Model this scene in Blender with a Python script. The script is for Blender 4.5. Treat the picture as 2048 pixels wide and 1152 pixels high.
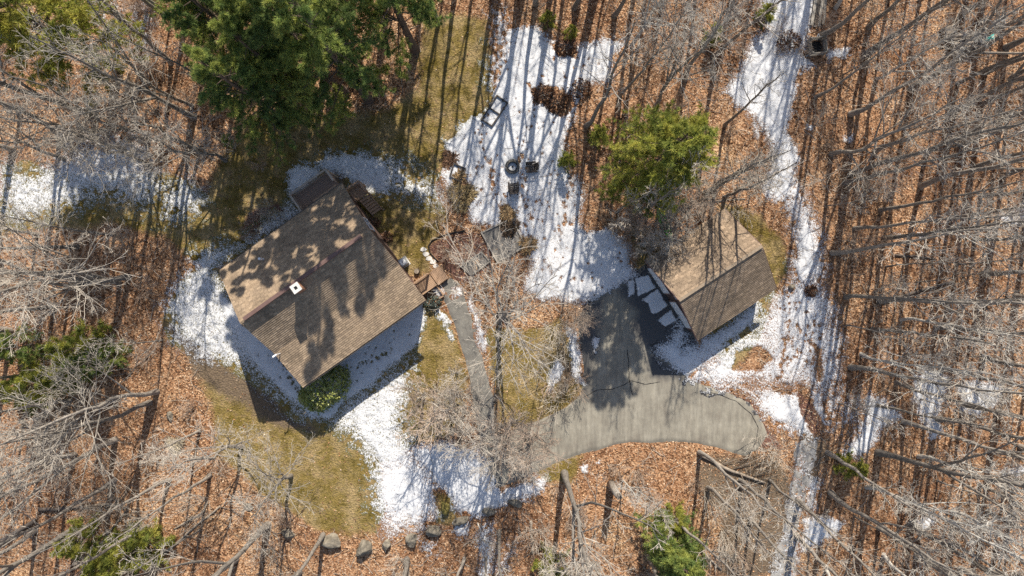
import bpy, bmesh, math, random
import numpy as np
from mathutils import Vector, Matrix

for o in list(bpy.data.objects):
    bpy.data.objects.remove(o)
SC = bpy.context.scene
COL = SC.collection

# ------------------------------------------------------------------ camera, sky, sun
CAM_H = 52.0
FPX = 1365.0                     # focal length in pixels of the 2048 px wide photograph
cd = bpy.data.cameras.new('camera'); cam = bpy.data.objects.new('camera', cd); COL.objects.link(cam)
cd.sensor_width = 36.0; cd.lens = 36.0 * FPX / 2048.0; cd.clip_start = 0.5; cd.clip_end = 3000
cam.location = (0, 0, CAM_H); cam.rotation_euler = (0, 0, 0)
SC.camera = cam

SUN_EL = math.radians(39.5)
SUN_AZ = math.atan2(0.15, 1.0)   # from +Y towards +X
w = bpy.data.worlds.new("World"); SC.world = w; w.use_nodes = True
nt = w.node_tree; bg = nt.nodes['Background']
sky = nt.nodes.new('ShaderNodeTexSky'); sky.sky_type = 'NISHITA'; sky.sun_disc = False
sky.sun_elevation = SUN_EL; sky.sun_rotation = SUN_AZ
nt.links.new(sky.outputs[0], bg.inputs[0]); bg.inputs[1].default_value = 0.105
sd_ = bpy.data.lights.new('sun', 'SUN'); sun = bpy.data.objects.new('sun', sd_); COL.objects.link(sun)
sd_.energy = 4.8; sd_.angle = math.radians(0.5); sd_.color = (1.0, 0.93, 0.82)
ce = math.cos(SUN_EL)
sun.rotation_euler = Vector((-math.sin(SUN_AZ) * ce, -math.cos(SUN_AZ) * ce, -math.sin(SUN_EL))).to_track_quat('-Z', 'Y').to_euler()
sun.location = (10, 60, 70)
SC.view_settings.view_transform = 'Standard'; SC.view_settings.look = 'None'
SC.view_settings.gamma = 1.0; SC.view_settings.use_curve_mapping = False
SC.view_settings.exposure = 0.52
SC.render.engine = 'CYCLES'
SC.cycles.max_bounces = 5; SC.cycles.diffuse_bounces = 3; SC.cycles.glossy_bounces = 2
SC.cycles.use_denoising = False

# ------------------------------------------------------------------ helpers
RNG = np.random.default_rng(7)
random.seed(7)
def W(px, py, z=0.0):
    s = (CAM_H - z) / FPX
    return ((px - 1024.0) * s, (576.0 - py) * s, z)
def WP(poly, z=0.0):
    s = (CAM_H - z) / FPX
    a = np.array(poly, float)
    return np.stack([(a[:, 0] - 1024) * s, (576 - a[:, 1]) * s], 1)

_tabs = {}
def vnoise(x, y, seed=0):
    if seed not in _tabs:
        _tabs[seed] = np.random.default_rng(1000 + seed).random((256, 256))
    T = _tabs[seed]
    xf = np.floor(x); yf = np.floor(y)
    fx = x - xf; fy = y - yf
    xi = xf.astype(int) & 255; yi = yf.astype(int) & 255
    fx = fx * fx * (3 - 2 * fx); fy = fy * fy * (3 - 2 * fy)
    x1 = (xi + 1) & 255; y1 = (yi + 1) & 255
    return (T[xi, yi] * (1 - fx) + T[x1, yi] * fx) * (1 - fy) + (T[xi, y1] * (1 - fx) + T[x1, y1] * fx) * fy
def fbm(x, y, wl, octaves=4, seed=0, gain=0.5):
    s = 0; a = 1.0; tot = 0
    for k in range(octaves):
        f = 2.0 ** k / wl
        s = s + a * (vnoise(x * f + 17.3 * k, y * f + 5.1 * k, seed + k) - 0.5)
        tot += a; a *= gain
    return s / tot * 2      # about -1..1

def poly_sd(x, y, P):
    """signed distance, positive inside; P is world Nx2"""
    d = np.full(x.shape, 1e9); inside = np.zeros(x.shape, bool)
    n = len(P)
    for i in range(n):
        ax, ay = P[i]; bx, by = P[(i + 1) % n]
        ex, ey = bx - ax, by - ay
        L2 = ex * ex + ey * ey + 1e-12
        t = np.clip(((x - ax) * ex + (y - ay) * ey) / L2, 0, 1)
        d = np.minimum(d, (x - ax - t * ex) ** 2 + (y - ay - t * ey) ** 2)
        c = ((ay > y) != (by > y))
        with np.errstate(divide='ignore', invalid='ignore'):
            xi = ax + (y - ay) * ex / (ey if abs(ey) > 1e-12 else 1e-12)
        inside ^= c & (x < xi)
    d = np.sqrt(d)
    return np.where(inside, d, -d)
def near_sd(x, y, P, margin=3.0, far=-9.0):
    out = np.full(x.shape, far)
    m = (x > P[:, 0].min() - margin) & (x < P[:, 0].max() + margin) & (y > P[:, 1].min() - margin) & (y < P[:, 1].max() + margin)
    if m.any():
        out[m] = poly_sd(x[m], y[m], P)
    return out
def sstep(a, b, x):
    t = np.clip((x - a) / (b - a), 0, 1); return t * t * (3 - 2 * t)

def mesh_np(name, V, F, mats, smooth=False, attrs=None, face_mat=None):
    """V Nx3, F list of arrays (each MxK)"""
    me = bpy.data.meshes.new(name)
    V = np.asarray(V, np.float32)
    if not isinstance(F, list): F = [F]
    F = [np.asarray(f, np.int32) for f in F if len(f)]
    nl = sum(f.size for f in F); nf = sum(len(f) for f in F)
    me.vertices.add(len(V)); me.vertices.foreach_set('co', V.ravel())
    me.loops.add(nl); me.polygons.add(nf)
    me.loops.foreach_set('vertex_index', np.concatenate([f.ravel() for f in F]))
    tot = np.concatenate([np.full(len(f), f.shape[1], np.int32) for f in F])
    st = np.concatenate([[0], np.cumsum(tot)[:-1]]).astype(np.int32)
    me.polygons.foreach_set('loop_start', st)
    try: me.polygons.foreach_set('loop_total', tot)
    except Exception: pass
    if face_mat is not None: me.polygons.foreach_set('material_index', np.asarray(face_mat, np.int32))
    me.polygons.foreach_set('use_smooth', np.full(nf, bool(smooth)))
    for m in (mats if isinstance(mats, (list, tuple)) else [mats]): me.materials.append(m)
    for nm, (dom, arr) in (attrs or {}).items():
        arr = np.asarray(arr, np.float32)
        a = me.attributes.new(nm, 'FLOAT_COLOR' if arr.ndim == 2 else 'FLOAT', dom)
        a.data.foreach_set('color' if arr.ndim == 2 else 'value', arr.ravel())
    me.update(calc_edges=True); me.validate()
    return me
def link(name, me, parent=None, **props):
    o = bpy.data.objects.new(name, me); COL.objects.link(o)
    if parent is not None: o.parent = parent
    for k, v in props.items(): o[k] = v
    return o
def thing(name, label, cat, loc=(0, 0, 0), rz=0.0, group=None):
    o = bpy.data.objects.new(name, None); COL.objects.link(o)
    o.empty_display_size = 0.3
    o.location = loc; o.rotation_euler = (0, 0, rz)
    o['label'] = label; o['category'] = cat
    if group: o['group'] = group
    return o
def tag(o, label, cat, group=None, kind=None):
    o['label'] = label; o['category'] = cat
    if group: o['group'] = group
    if kind: o['kind'] = kind
    return o
class MB:
    def __init__(s): s.v = []; s.f = []
    def add(s, v, f):
        n = len(s.v); s.v += [tuple(p) for p in v]; s.f += [tuple(i + n for i in q) for q in f]; return s
    def box(s, c, size, rz=0.0, M=None, j=0.0):
        hx, hy, hz = size[0] / 2, size[1] / 2, size[2] / 2
        P = [Vector((x, y, z)) for z in (-hz, hz) for x, y in ((-hx, -hy), (hx, -hy), (hx, hy), (-hx, hy))]
        if j: P = [p + Vector((random.uniform(-j, j), random.uniform(-j, j), random.uniform(-j, j))) for p in P]
        R = M if M is not None else Matrix.Rotation(rz, 3, 'Z')
        P = [R @ p + Vector(c) for p in P]
        return s.add(P, [(3, 2, 1, 0), (4, 5, 6, 7), (0, 1, 5, 4), (1, 2, 6, 5), (2, 3, 7, 6), (3, 0, 4, 7)])
    def bar(s, a, b, wd, th, up=(0, 0, 1)):
        """box from a to b, width across, thickness along up"""
        a = Vector(a); b = Vector(b); d = (b - a); L = d.length; d.normalize()
        u = Vector(up); sx = d.cross(u)
        if sx.length < 1e-4: sx = d.cross(Vector((1, 0, 0)))
        sx.normalize(); uu = sx.cross(d).normalized()
        R = Matrix((d, sx, uu)).transposed()
        return s.box((a + b) / 2, (L, wd, th), M=R)
    def tube(s, pts, rad, n=8, cap=True):
        V, F = tube_np(np.array([pts], float), np.array([rad], float), n, cap)
        base = len(s.v); s.v += [tuple(p) for p in V]
        for f in F: s.f += [tuple(int(i) + base for i in q) for q in f]
        return s
    def prism(s, prof, x0, x1):
        n = len(prof)
        v = [(x0, y, z) for y, z in prof] + [(x1, y, z) for y, z in prof]
        f = [(i, (i + 1) % n, n + (i + 1) % n, n + i) for i in range(n)] + [tuple(range(n))[::-1], tuple(range(n, 2 * n))]
        return s.add(v, f)
    def lathe(s, prof, c=(0, 0, 0), n=20):
        k = len(prof); v = []; f = []
        for i in range(n):
            a = 2 * math.pi * i / n
            v += [(c[0] + r * math.cos(a), c[1] + r * math.sin(a), c[2] + z) for r, z in prof]
        for i in range(n):
            j = (i + 1) % n
            for q in range(k - 1): f.append((i * k + q, j * k + q, j * k + q + 1, i * k + q + 1))
        return s.add(v, f)
    def mesh(s, name, m, bevel=0.0, smooth=False):
        me = bpy.data.meshes.new(name); me.from_pydata(s.v, [], s.f)
        bm = bmesh.new(); bm.from_mesh(me)
        bmesh.ops.recalc_face_normals(bm, faces=bm.faces)
        if bevel: bmesh.ops.bevel(bm, geom=list(bm.edges), offset=bevel, segments=1, affect='EDGES')
        bm.to_mesh(me); bm.free()
        for x in (m if isinstance(m, (list, tuple)) else [m]): me.materials.append(x)
        if smooth:
            for p in me.polygons: p.use_smooth = True
        return me
    def build(s, name, m, parent=None, bevel=0.0, smooth=False, **props):
        return link(name, s.mesh(name, m, bevel, smooth), parent, **props)

def tube_np(P, R, S=6, cap=False):
    """P N,K,3 ; R N,K -> verts, [quads(,tris)]"""
    N, K, _ = P.shape
    d = np.diff(P, axis=1); d = np.concatenate([d, d[:, -1:]], 1)
    ax = P[:, -1] - P[:, 0]; ax /= np.linalg.norm(ax, axis=1, keepdims=True) + 1e-9
    ref = np.where(np.abs(ax[:, 2:3]) > 0.8, np.array([[1., 0, 0]]), np.array([[0, 0, 1.]]))
    d = d / (np.linalg.norm(d, axis=2, keepdims=True) + 1e-9)
    a = np.cross(d, ref[:, None, :]); a /= np.linalg.norm(a, axis=2, keepdims=True) + 1e-9
    b = np.cross(d, a)
    th = np.arange(S) * 2 * np.pi / S
    V = P[:, :, None, :] + R[:, :, None, None] * (np.cos(th)[None, None, :, None] * a[:, :, None, :] + np.sin(th)[None, None, :, None] * b[:, :, None, :])
    idx = np.arange(N * K * S).reshape(N, K, S)
    q = np.stack([idx[:, :-1], np.roll(idx[:, :-1], -1, 2), np.roll(idx[:, 1:], -1, 2), idx[:, 1:]], -1).reshape(-1, 4)
    F = [q]
    if cap:
        F.append(idx[:, -1, :].reshape(N, S)); F.append(idx[:, 0, ::-1].reshape(N, S))
    return V.reshape(-1, 3), F
def merge(parts):
    Vs = []; Fs = {}; n = 0
    for V, F in parts:
        Vs.append(V)
        for f in F: Fs.setdefault(f.shape[1], []).append(f + n)
        n += len(V)
    return np.concatenate(Vs), [np.concatenate(v) for v in Fs.values()]

# ------------------------------------------------------------------ materials
def new_mat(name):
    m = bpy.data.materials.new(name); m.use_nodes = True
    n = m.node_tree.nodes; b = n['Principled BSDF']
    return m, m.node_tree, b
def ramp(t, stops, interp='LINEAR'):
    r = t.nodes.new('ShaderNodeValToRGB'); r.color_ramp.interpolation = interp
    e = r.color_ramp.elements
    while len(e) < len(stops): e.new(0.5)
    for i, (p, c) in enumerate(stops):
        e[i].position = p; e[i].color = (*c, 1)
    return r
def noise(t, scale, detail=4, rough=0.6, vec=None, lac=2.0):
    n = t.nodes.new('ShaderNodeTexNoise'); n.inputs['Scale'].default_value = scale
    n.inputs['Detail'].default_value = detail; n.inputs['Roughness'].default_value = rough
    if vec is not None: t.links.new(vec, n.inputs['Vector'])
    return n
def mixc(t, fac, a, b, mode='MIX'):
    m = t.nodes.new('ShaderNodeMix'); m.data_type = 'RGBA'; m.blend_type = mode
    for s, v in ((0, fac), (6, a), (7, b)):
        if isinstance(v, (int, float)): m.inputs[s].default_value = v
        elif isinstance(v, tuple): m.inputs[s].default_value = (*v, 1)
        else: t.links.new(v, m.inputs[s])
    return m.outputs[2]
def pos(t):
    g = t.nodes.new('ShaderNodeNewGeometry'); return g.outputs['Position']
def objc(t):
    g = t.nodes.new('ShaderNodeTexCoord'); return g.outputs['Object']
def bump(t, b, h, strength=0.4, dist=0.05):
    n = t.nodes.new('ShaderNodeBump'); n.inputs['Strength'].default_value = strength; n.inputs['Distance'].default_value = dist
    t.links.new(h, n.inputs['Height']); t.links.new(n.outputs[0], b.inputs['Normal'])
def simple(name, c1, c2, scale=6.0, rough=0.85, stretch=None, bmp=0.3, dist=0.02, vary=0.0, metal=0.0):
    m, t, b = new_mat(name)
    v = objc(t)
    if stretch:
        mp = t.nodes.new('ShaderNodeMapping'); mp.inputs['Scale'].default_value = stretch
        t.links.new(v, mp.inputs[0]); v = mp.outputs[0]
    n = noise(t, scale, 6, 0.65, v)
    r = ramp(t, [(0.3, c1), (0.7, c2)]); t.links.new(n.outputs[0], r.inputs[0])
    out = r.outputs[0]
    if vary:
        oi = t.nodes.new('ShaderNodeObjectInfo')
        mr = t.nodes.new('ShaderNodeMapRange'); mr.inputs[3].default_value = 1 - vary; mr.inputs[4].default_value = 1 + vary
        t.links.new(oi.outputs['Random'], mr.inputs[0])
        hs = t.nodes.new('ShaderNodeHueSaturation'); t.links.new(mr.outputs[0], hs.inputs['Value']); t.links.new(out, hs.inputs['Color'])
        out = hs.outputs[0]
    t.links.new(out, b.inputs['Base Color'])
    b.inputs['Roughness'].default_value = rough; b.inputs['Metallic'].default_value = metal
    if 'Specular IOR Level' in b.inputs: b.inputs['Specular IOR Level'].default_value = 0.3
    if bmp: bump(t, b, n.outputs[0], bmp, dist)
    return m
def attr_mat(name, rough=0.9, bscale=0, trans=0.0, spec=0.2, var=0.25, vscale=8.0, patch=False):
    """base colour from the 'col' attribute of each piece (its own colour), with fine grain"""
    m, t, b = new_mat(name)
    a = t.nodes.new('ShaderNodeAttribute'); a.attribute_name = 'col'
    n = noise(t, vscale, 5, 0.6, pos(t))
    mr = t.nodes.new('ShaderNodeMapRange'); mr.inputs[1].default_value = .25; mr.inputs[2].default_value = .75
    mr.inputs[3].default_value = 1 - var; mr.inputs[4].default_value = 1 + var
    t.links.new(n.outputs[0], mr.inputs[0])
    hs = t.nodes.new('ShaderNodeHueSaturation'); t.links.new(mr.outputs[0], hs.inputs['Value']); t.links.new(a.outputs['Color'], hs.inputs['Color'])
    if patch:      # weathered streaks and algae patches
        pn = noise(t, 0.7, 6, 0.72, pos(t)); pr = ramp(t, [(0.30, (0.62, 0.63, 0.64)), (0.52, (0.97, 0.97, 0.97)), (0.70, (1.12, 1.10, 1.06))]); t.links.new(pn.outputs[0], pr.inputs[0])
        t.links.new(mixc(t, 1.0, hs.outputs[0], pr.outputs[0], 'MULTIPLY'), b.inputs['Base Color'])
    else: t.links.new(hs.outputs[0], b.inputs['Base Color'])
    b.inputs['Roughness'].default_value = rough; b.inputs['Specular IOR Level'].default_value = spec
    if trans:
        tr = t.nodes.new('ShaderNodeBsdfTranslucent'); t.links.new(hs.outputs[0], tr.inputs[0])
        mx = t.nodes.new('ShaderNodeMixShader'); mx.inputs[0].default_value = trans
        t.links.new(b.outputs[0], mx.inputs[1]); t.links.new(tr.outputs[0], mx.inputs[2])
        t.links.new(mx.outputs[0], t.nodes['Material Output'].inputs[0])
    return m

M = {}
M['leafpiece'] = attr_mat('fallen_leaf', 0.8, var=0.15)
M['shingle'] = attr_mat('asphalt_shingle', 0.95, var=0.22, vscale=14.0, patch=True)
M['needles'] = attr_mat('pine_needles', 0.75, trans=0.4, var=0.18, vscale=1.5, spec=0.1)
M['bark'] = simple('grey_bark', (0.13, 0.112, 0.092), (0.37, 0.33, 0.285), 9, 0.9, (1, 1, .25), 0.7, 0.03, vary=0.25)
M['twig'] = simple('grey_twig', (0.35, 0.305, 0.25), (0.58, 0.52, 0.435), 3, 0.85, None, 0.0, vary=0.2)
M['palebark'] = simple('pale_bark', (0.42, 0.39, 0.34), (0.62, 0.59, 0.53), 5, 0.85, None, 0.3, vary=0.1)
M['redtwig'] = simple('reddish_twig', (0.32, 0.235, 0.175), (0.50, 0.39, 0.30), 3, 0.85, None, 0.0, vary=0.15)
M['pinebark'] = simple('pine_bark', (0.085, 0.06, 0.045), (0.19, 0.14, 0.11), 8, 0.95, (1, 1, .3), 0.8, 0.04)
M['deadlog'] = simple('weathered_log', (0.17, 0.135, 0.10), (0.40, 0.33, 0.26), 5, 0.9, None, 0.6, 0.03, vary=0.3)
M['darklog'] = simple('dark_log', (0.07, 0.055, 0.045), (0.16, 0.125, 0.10), 6, 0.9, None, 0.6, 0.03)
M['deckwood'] = simple('stained_deck_wood', (0.25, 0.165, 0.12), (0.38, 0.26, 0.19), 4, 0.8, (1, 8, 8), 0.3, 0.01, vary=0.12)
M['rail'] = simple('railing_wood', (0.36, 0.28, 0.21), (0.52, 0.43, 0.34), 5, 0.8, None, 0.2, 0.01, vary=0.1)
M['rampwood'] = simple('tan_ramp_boards', (0.33, 0.21, 0.13), (0.45, 0.30, 0.195), 4, 0.8, (1, 8, 8), 0.2, 0.01, vary=0.1)
M['timber'] = simple('weathered_timber', (0.24, 0.21, 0.17), (0.46, 0.42, 0.36), 6, 0.9, None, 0.3, 0.01, vary=0.25)
M['darktimber'] = simple('dark_timber', (0.06, 0.052, 0.045), (0.14, 0.12, 0.10), 6, 0.9, None, 0.3, 0.01, vary=0.2)
M['siding'] = simple('brown_siding', (0.085, 0.055, 0.045), (0.13, 0.085, 0.068), 3, 0.75, None, 0.15, 0.01)
M['ridge'] = simple('ridge_shingle', (0.26, 0.20, 0.14), (0.36, 0.28, 0.20), 9, 0.95, None, 0.2, 0.01)
M['fascia'] = simple('reddish_brown_trim', (0.13, 0.078, 0.065), (0.20, 0.125, 0.105), 4, 0.6, None, 0.1, 0.01)
M['white'] = simple('white_paint', (0.74, 0.75, 0.76), (0.82, 0.82, 0.82), 3, 0.5, None, 0.05, 0.005)
M['glass'] = simple('window_glass', (0.02, 0.025, 0.03), (0.05, 0.06, 0.07), 1, 0.08, None, 0)
M['chimney'] = simple('chimney_masonry', (0.58, 0.55, 0.50), (0.74, 0.71, 0.66), 8, 0.9, None, 0.3, 0.01)
M['brick'] = simple('orange_brick', (0.30, 0.15, 0.09), (0.42, 0.23, 0.14), 7, 0.9, None, 0.3, 0.01)
M['black'] = simple('soot_black', (0.012, 0.012, 0.012), (0.03, 0.03, 0.03), 5, 0.9, None, 0)
M['metal'] = simple('grey_metal', (0.35, 0.36, 0.37), (0.5, 0.51, 0.52), 6, 0.45, None, 0.05, 0.005, metal=0.6)
M['chair'] = simple('dark_brown_chair', (0.035, 0.028, 0.025), (0.075, 0.06, 0.052), 8, 0.7, (1, 6, 6), 0.1, 0.005)
M['firering'] = simple('charred_stone', (0.05, 0.047, 0.043), (0.17, 0.16, 0.145), 9, 0.9, None, 0.6, 0.02, vary=0.3)
M['rock'] = simple('grey_boulder', (0.10, 0.085, 0.065), (0.33, 0.29, 0.225), 2.6, 0.95, None, 0.9, 0.08, vary=0.12)
M['mossrock'] = simple('mossy_boulder', (0.09, 0.075, 0.02), (0.24, 0.20, 0.06), 3, 0.95, None, 0.7, 0.05)
M['green'] = simple('bright_green_plastic', (0.05, 0.36, 0.02), (0.10, 0.55, 0.04), 2, 0.35, None, 0.05, 0.005)
M['darkgreen'] = simple('dark_green_plastic', (0.015, 0.06, 0.012), (0.02, 0.10, 0.016), 2, 0.5, None, 0)
M['teal'] = simple('teal_tarp', (0.02, 0.33, 0.27), (0.06, 0.50, 0.42), 3, 0.45, None, 0.4, 0.03)
M['drygrass'] = attr_mat('dry_grass', 0.9, var=0.2)
M['gravel'] = simple('grey_gravel', (0.09, 0.083, 0.075), (0.29, 0.27, 0.24), 22, 0.95, None, 0.9, 0.03)
M['rhodo'] = attr_mat('glossy_leaf', 0.4, trans=0.1, var=0.15, vscale=3, spec=0.45)

def ground_mat():
    m, t, b = new_mat('woodland_ground')
    A = t.nodes.new('ShaderNodeAttribute'); A.attribute_name = 'cover'     # r grass, g mulch, b bare dirt
    sp = t.nodes.new('ShaderNodeSeparateColor'); t.links.new(A.outputs['Color'], sp.inputs[0])
    p = pos(t)
    # leaf litter: cells of leaf size, each its own brown
    dn = noise(t, 6.0, 3, 0.6, p)
    wp = mixc(t, 0.06, p, dn.outputs['Color'])
    v = t.nodes.new('ShaderNodeTexVoronoi'); v.inputs['Scale'].default_value = 8.5; t.links.new(wp, v.inputs['Vector'])
    sc = t.nodes.new('ShaderNodeSeparateColor'); t.links.new(v.outputs['Color'], sc.inputs[0])
    lr = ramp(t, [(0.0, (0.09, 0.048, 0.028)), (0.2, (0.24, 0.13, 0.07)), (0.45, (0.385, 0.22, 0.125)), (0.75, (0.51, 0.32, 0.19)), (1.0, (0.62, 0.44, 0.29))])
    t.links.new(sc.outputs[0], lr.inputs[0])
    big = noise(t, 0.14, 4, 0.6, p)
    br = ramp(t, [(0.32, (0.60, 0.50, 0.45)), (0.48, (0.92, 0.84, 0.78)), (0.58, (1.0, 0.97, 0.93)), (0.70, (1.18, 1.20, 1.10))])
    t.links.new(big.outputs[0], br.inputs[0])
    leaf = mixc(t, 1.0, lr.outputs[0], br.outputs[0], 'MULTIPLY')
    md = noise(t, 1.1, 5, 0.7, p); mdr = ramp(t, [(0.33, (0.58, 0.54, 0.52)), (0.5, (0.95, 0.94, 0.93)), (0.68, (1.15, 1.15, 1.12))]); t.links.new(md.outputs[0], mdr.inputs[0])
    leaf = mixc(t, 1.0, leaf, mdr.outputs[0], 'MULTIPLY')
    soil = noise(t, 2.2, 5, 0.7, p)
    sr = ramp(t, [(0.56, (0, 0, 0)), (0.70, (1, 1, 1))]); t.links.new(soil.outputs[0], sr.inputs[0])
    sm = t.nodes.new('ShaderNodeMath'); sm.operation = 'MULTIPLY'; sm.inputs[1].default_value = 0.55; t.links.new(sr.outputs[0], sm.inputs[0])
    leaf = mixc(t, sm.outputs[0], leaf, (0.10, 0.058, 0.034))
    # winter lawn and moss
    g1 = noise(t, 0.55, 5, 0.65, p); g2 = noise(t, 9.0, 5, 0.7, p)
    gr = ramp(t, [(0.30, (0.15, 0.115, 0.022)), (0.46, (0.245, 0.188, 0.068)), (0.58, (0.34, 0.262, 0.135)), (0.75, (0.41, 0.325, 0.19))])
    t.links.new(g1.outputs[0], gr.inputs[0])
    g2r = ramp(t, [(0.25, (0.45, 0.42, 0.38)), (0.7, (1.3, 1.25, 1.2))]); t.links.new(g2.outputs[0], g2r.inputs[0])
    grass = mixc(t, 1.0, gr.outputs[0], g2r.outputs[0], 'MULTIPLY')
    g3 = noise(t, 1.6, 6, 0.75, p); g3r = ramp(t, [(0.36, (0.55, 0.55, 0.42)), (0.5, (0.95, 0.95, 0.9)), (0.66, (1.2, 1.15, 1.15))]); t.links.new(g3.outputs[0], g3r.inputs[0])
    grass = mixc(t, 1.0, grass, g3r.outputs[0], 'MULTIPLY')
    g4r = ramp(t, [(0.56, (0, 0, 0)), (0.66, (.75, .75, .75))]); t.links.new(soil.outputs[0], g4r.inputs[0])
    grass = mixc(t, g4r.outputs[0], grass, (0.17, 0.115, 0.065))
    # mulch and dirt
    mu = ramp(t, [(0.2, (0.075, 0.035, 0.026)), (0.55, (0.20, 0.105, 0.078)), (0.8, (0.36, 0.22, 0.17))]); t.links.new(g2.outputs[0], mu.inputs[0])
    di = ramp(t, [(0.25, (0.085, 0.06, 0.04)), (0.75, (0.25, 0.185, 0.125))]); t.links.new(g2.outputs[0], di.inputs[0])
    def edge(sock, wdt=0.35):
        n = noise(t, 3.2, 6, 0.75, p)
        ad = t.nodes.new('ShaderNodeMath'); ad.operation = 'ADD'; t.links.new(sock, ad.inputs[0]); t.links.new(n.outputs[0], ad.inputs[1])
        mr = t.nodes.new('ShaderNodeMapRange'); mr.inputs[1].default_value = 1.0 - wdt / 2; mr.inputs[2].default_value = 1.0 + wdt / 2
        t.links.new(ad.outputs[0], mr.inputs[0]); return mr.outputs[0]
    c = mixc(t, edge(sp.outputs[0]), leaf, grass)
    c = mixc(t, edge(sp.outputs[1]), c, mu.outputs[0])
    c = mixc(t, edge(sp.outputs[2]), c, di.outputs[0])
    t.links.new(c, b.inputs['Base Color']); b.inputs['Roughness'].default_value = 0.95
    b.inputs['Specular IOR Level'].default_value = 0.15
    hm = t.nodes.new('ShaderNodeMath'); hm.operation = 'ADD'; t.links.new(v.outputs['Distance'], hm.inputs[0]); t.links.new(g2.outputs[0], hm.inputs[1])
    bump(t, b, hm.outputs[0], 0.7, 0.08)
    return m
M['ground'] = ground_mat()
def snow_mat():
    """old thin snow: blades and leaves poke through where the cover is thin"""
    m, t, b = new_mat('old_snow'); p = pos(t)
    A = t.nodes.new('ShaderNodeAttribute'); A.attribute_name = 'thick'
    U = t.nodes.new('ShaderNodeAttribute'); U.attribute_name = 'under'
    mp = t.nodes.new('ShaderNodeMapping'); mp.inputs['Rotation'].default_value = (0, 0, .35); mp.inputs['Scale'].default_value = (1.15, .85, 1); t.links.new(p, mp.inputs[0])
    nf = noise(t, 10.5, 5, 0.66, mp.outputs[0])
    def mth(op, a, b_):
        q = t.nodes.new('ShaderNodeMath'); q.operation = op
        for k, v in ((0, a), (1, b_)):
            if isinstance(v, (int, float)): q.inputs[k].default_value = v
            else: t.links.new(v, q.inputs[k])
        return q.outputs[0]
    f = mth('ADD', A.outputs['Fac'], mth('MULTIPLY', mth('SUBTRACT', nf.outputs[0], 0.5), 2.9))
    mr = t.nodes.new('ShaderNodeMapRange'); mr.inputs[1].default_value = 0.32; mr.inputs[2].default_value = 0.70; t.links.new(f, mr.inputs[0])
    n = noise(t, 1.2, 6, 0.65, p); r = ramp(t, [(0.3, (0.60, 0.605, 0.615)), (0.65, (0.74, 0.74, 0.745))])
    t.links.new(n.outputs[0], r.inputs[0])
    g2 = noise(t, 16, 3, 0.7, p); g2r = ramp(t, [(0.25, (0.4, 0.4, 0.4)), (0.7, (1.3, 1.3, 1.3))]); t.links.new(g2.outputs[0], g2r.inputs[0])
    un = mixc(t, 1.0, U.outputs['Color'], g2r.outputs[0], 'MULTIPLY')
    t.links.new(mixc(t, mr.outputs[0], un, r.outputs[0]), b.inputs['Base Color'])
    b.inputs['Roughness'].default_value = 0.75
    n2 = noise(t, 4.5, 6, 0.7, p); h = mth('ADD', mth('MULTIPLY', mr.outputs[0], .35), n2.outputs[0]); bump(t, b, h, 0.55, 0.09)
    b.inputs['Specular IOR Level'].default_value = 0.2
    return m
M['snow'] = snow_mat()
M['packsnow'] = simple('packed_snow', (0.6, 0.61, 0.62), (0.72, 0.72, 0.73), 4, 0.7, None, 0.4, 0.03)
def drive_mat():
    m, t, b = new_mat('worn_driveway'); p = pos(t)
    A = t.nodes.new('ShaderNodeAttribute'); A.attribute_name = 'wet_shade'
    n = noise(t, 0.8, 7, 0.7, p); r = ramp(t, [(0.28, (0.205, 0.18, 0.145)), (0.5, (0.275, 0.25, 0.20)), (0.72, (0.37, 0.34, 0.275))])
    t.links.new(n.outputs[0], r.inputs[0])
    # streaks left by meltwater and tyres
    mp = t.nodes.new('ShaderNodeMapping'); mp.inputs['Scale'].default_value = (2.6, 0.35, 1); t.links.new(p, mp.inputs[0])
    n3 = noise(t, 1.3, 5, 0.7, mp.outputs[0]); r3 = ramp(t, [(0.3, (0.6, 0.6, 0.61)), (0.65, (1.1, 1.1, 1.09))]); t.links.new(n3.outputs[0], r3.inputs[0])
    c = mixc(t, 0.8, r.outputs[0], r3.outputs[0], 'MULTIPLY')
    n2 = noise(t, 60, 3, 0.6, p); r2 = ramp(t, [(0.3, (0.8, 0.8, 0.8)), (0.7, (1.15, 1.15, 1.15))]); t.links.new(n2.outputs[0], r2.inputs[0])
    c = mixc(t, 1.0, c, r2.outputs[0], 'MULTIPLY')
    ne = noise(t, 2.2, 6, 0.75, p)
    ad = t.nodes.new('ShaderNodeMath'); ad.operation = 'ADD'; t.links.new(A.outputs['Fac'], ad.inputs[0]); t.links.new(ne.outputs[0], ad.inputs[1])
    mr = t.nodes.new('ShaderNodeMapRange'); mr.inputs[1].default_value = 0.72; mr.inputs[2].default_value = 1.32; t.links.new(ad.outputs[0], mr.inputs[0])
    c = mixc(t, mr.outputs[0], c, (0.068, 0.065, 0.062))  # dark tone for wet asphalt and for the painted shade
    t.links.new(c, b.inputs['Base Color'])
    rr = t.nodes.new('ShaderNodeMapRange'); rr.inputs[3].default_value = 0.9; rr.inputs[4].default_value = 0.45; t.links.new(mr.outputs[0], rr.inputs[0])
    t.links.new(rr.outputs[0], b.inputs['Roughness'])
    bump(t, b, n2.outputs[0], 0.3, 0.01)
    return m
M['drive'] = drive_mat()
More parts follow.
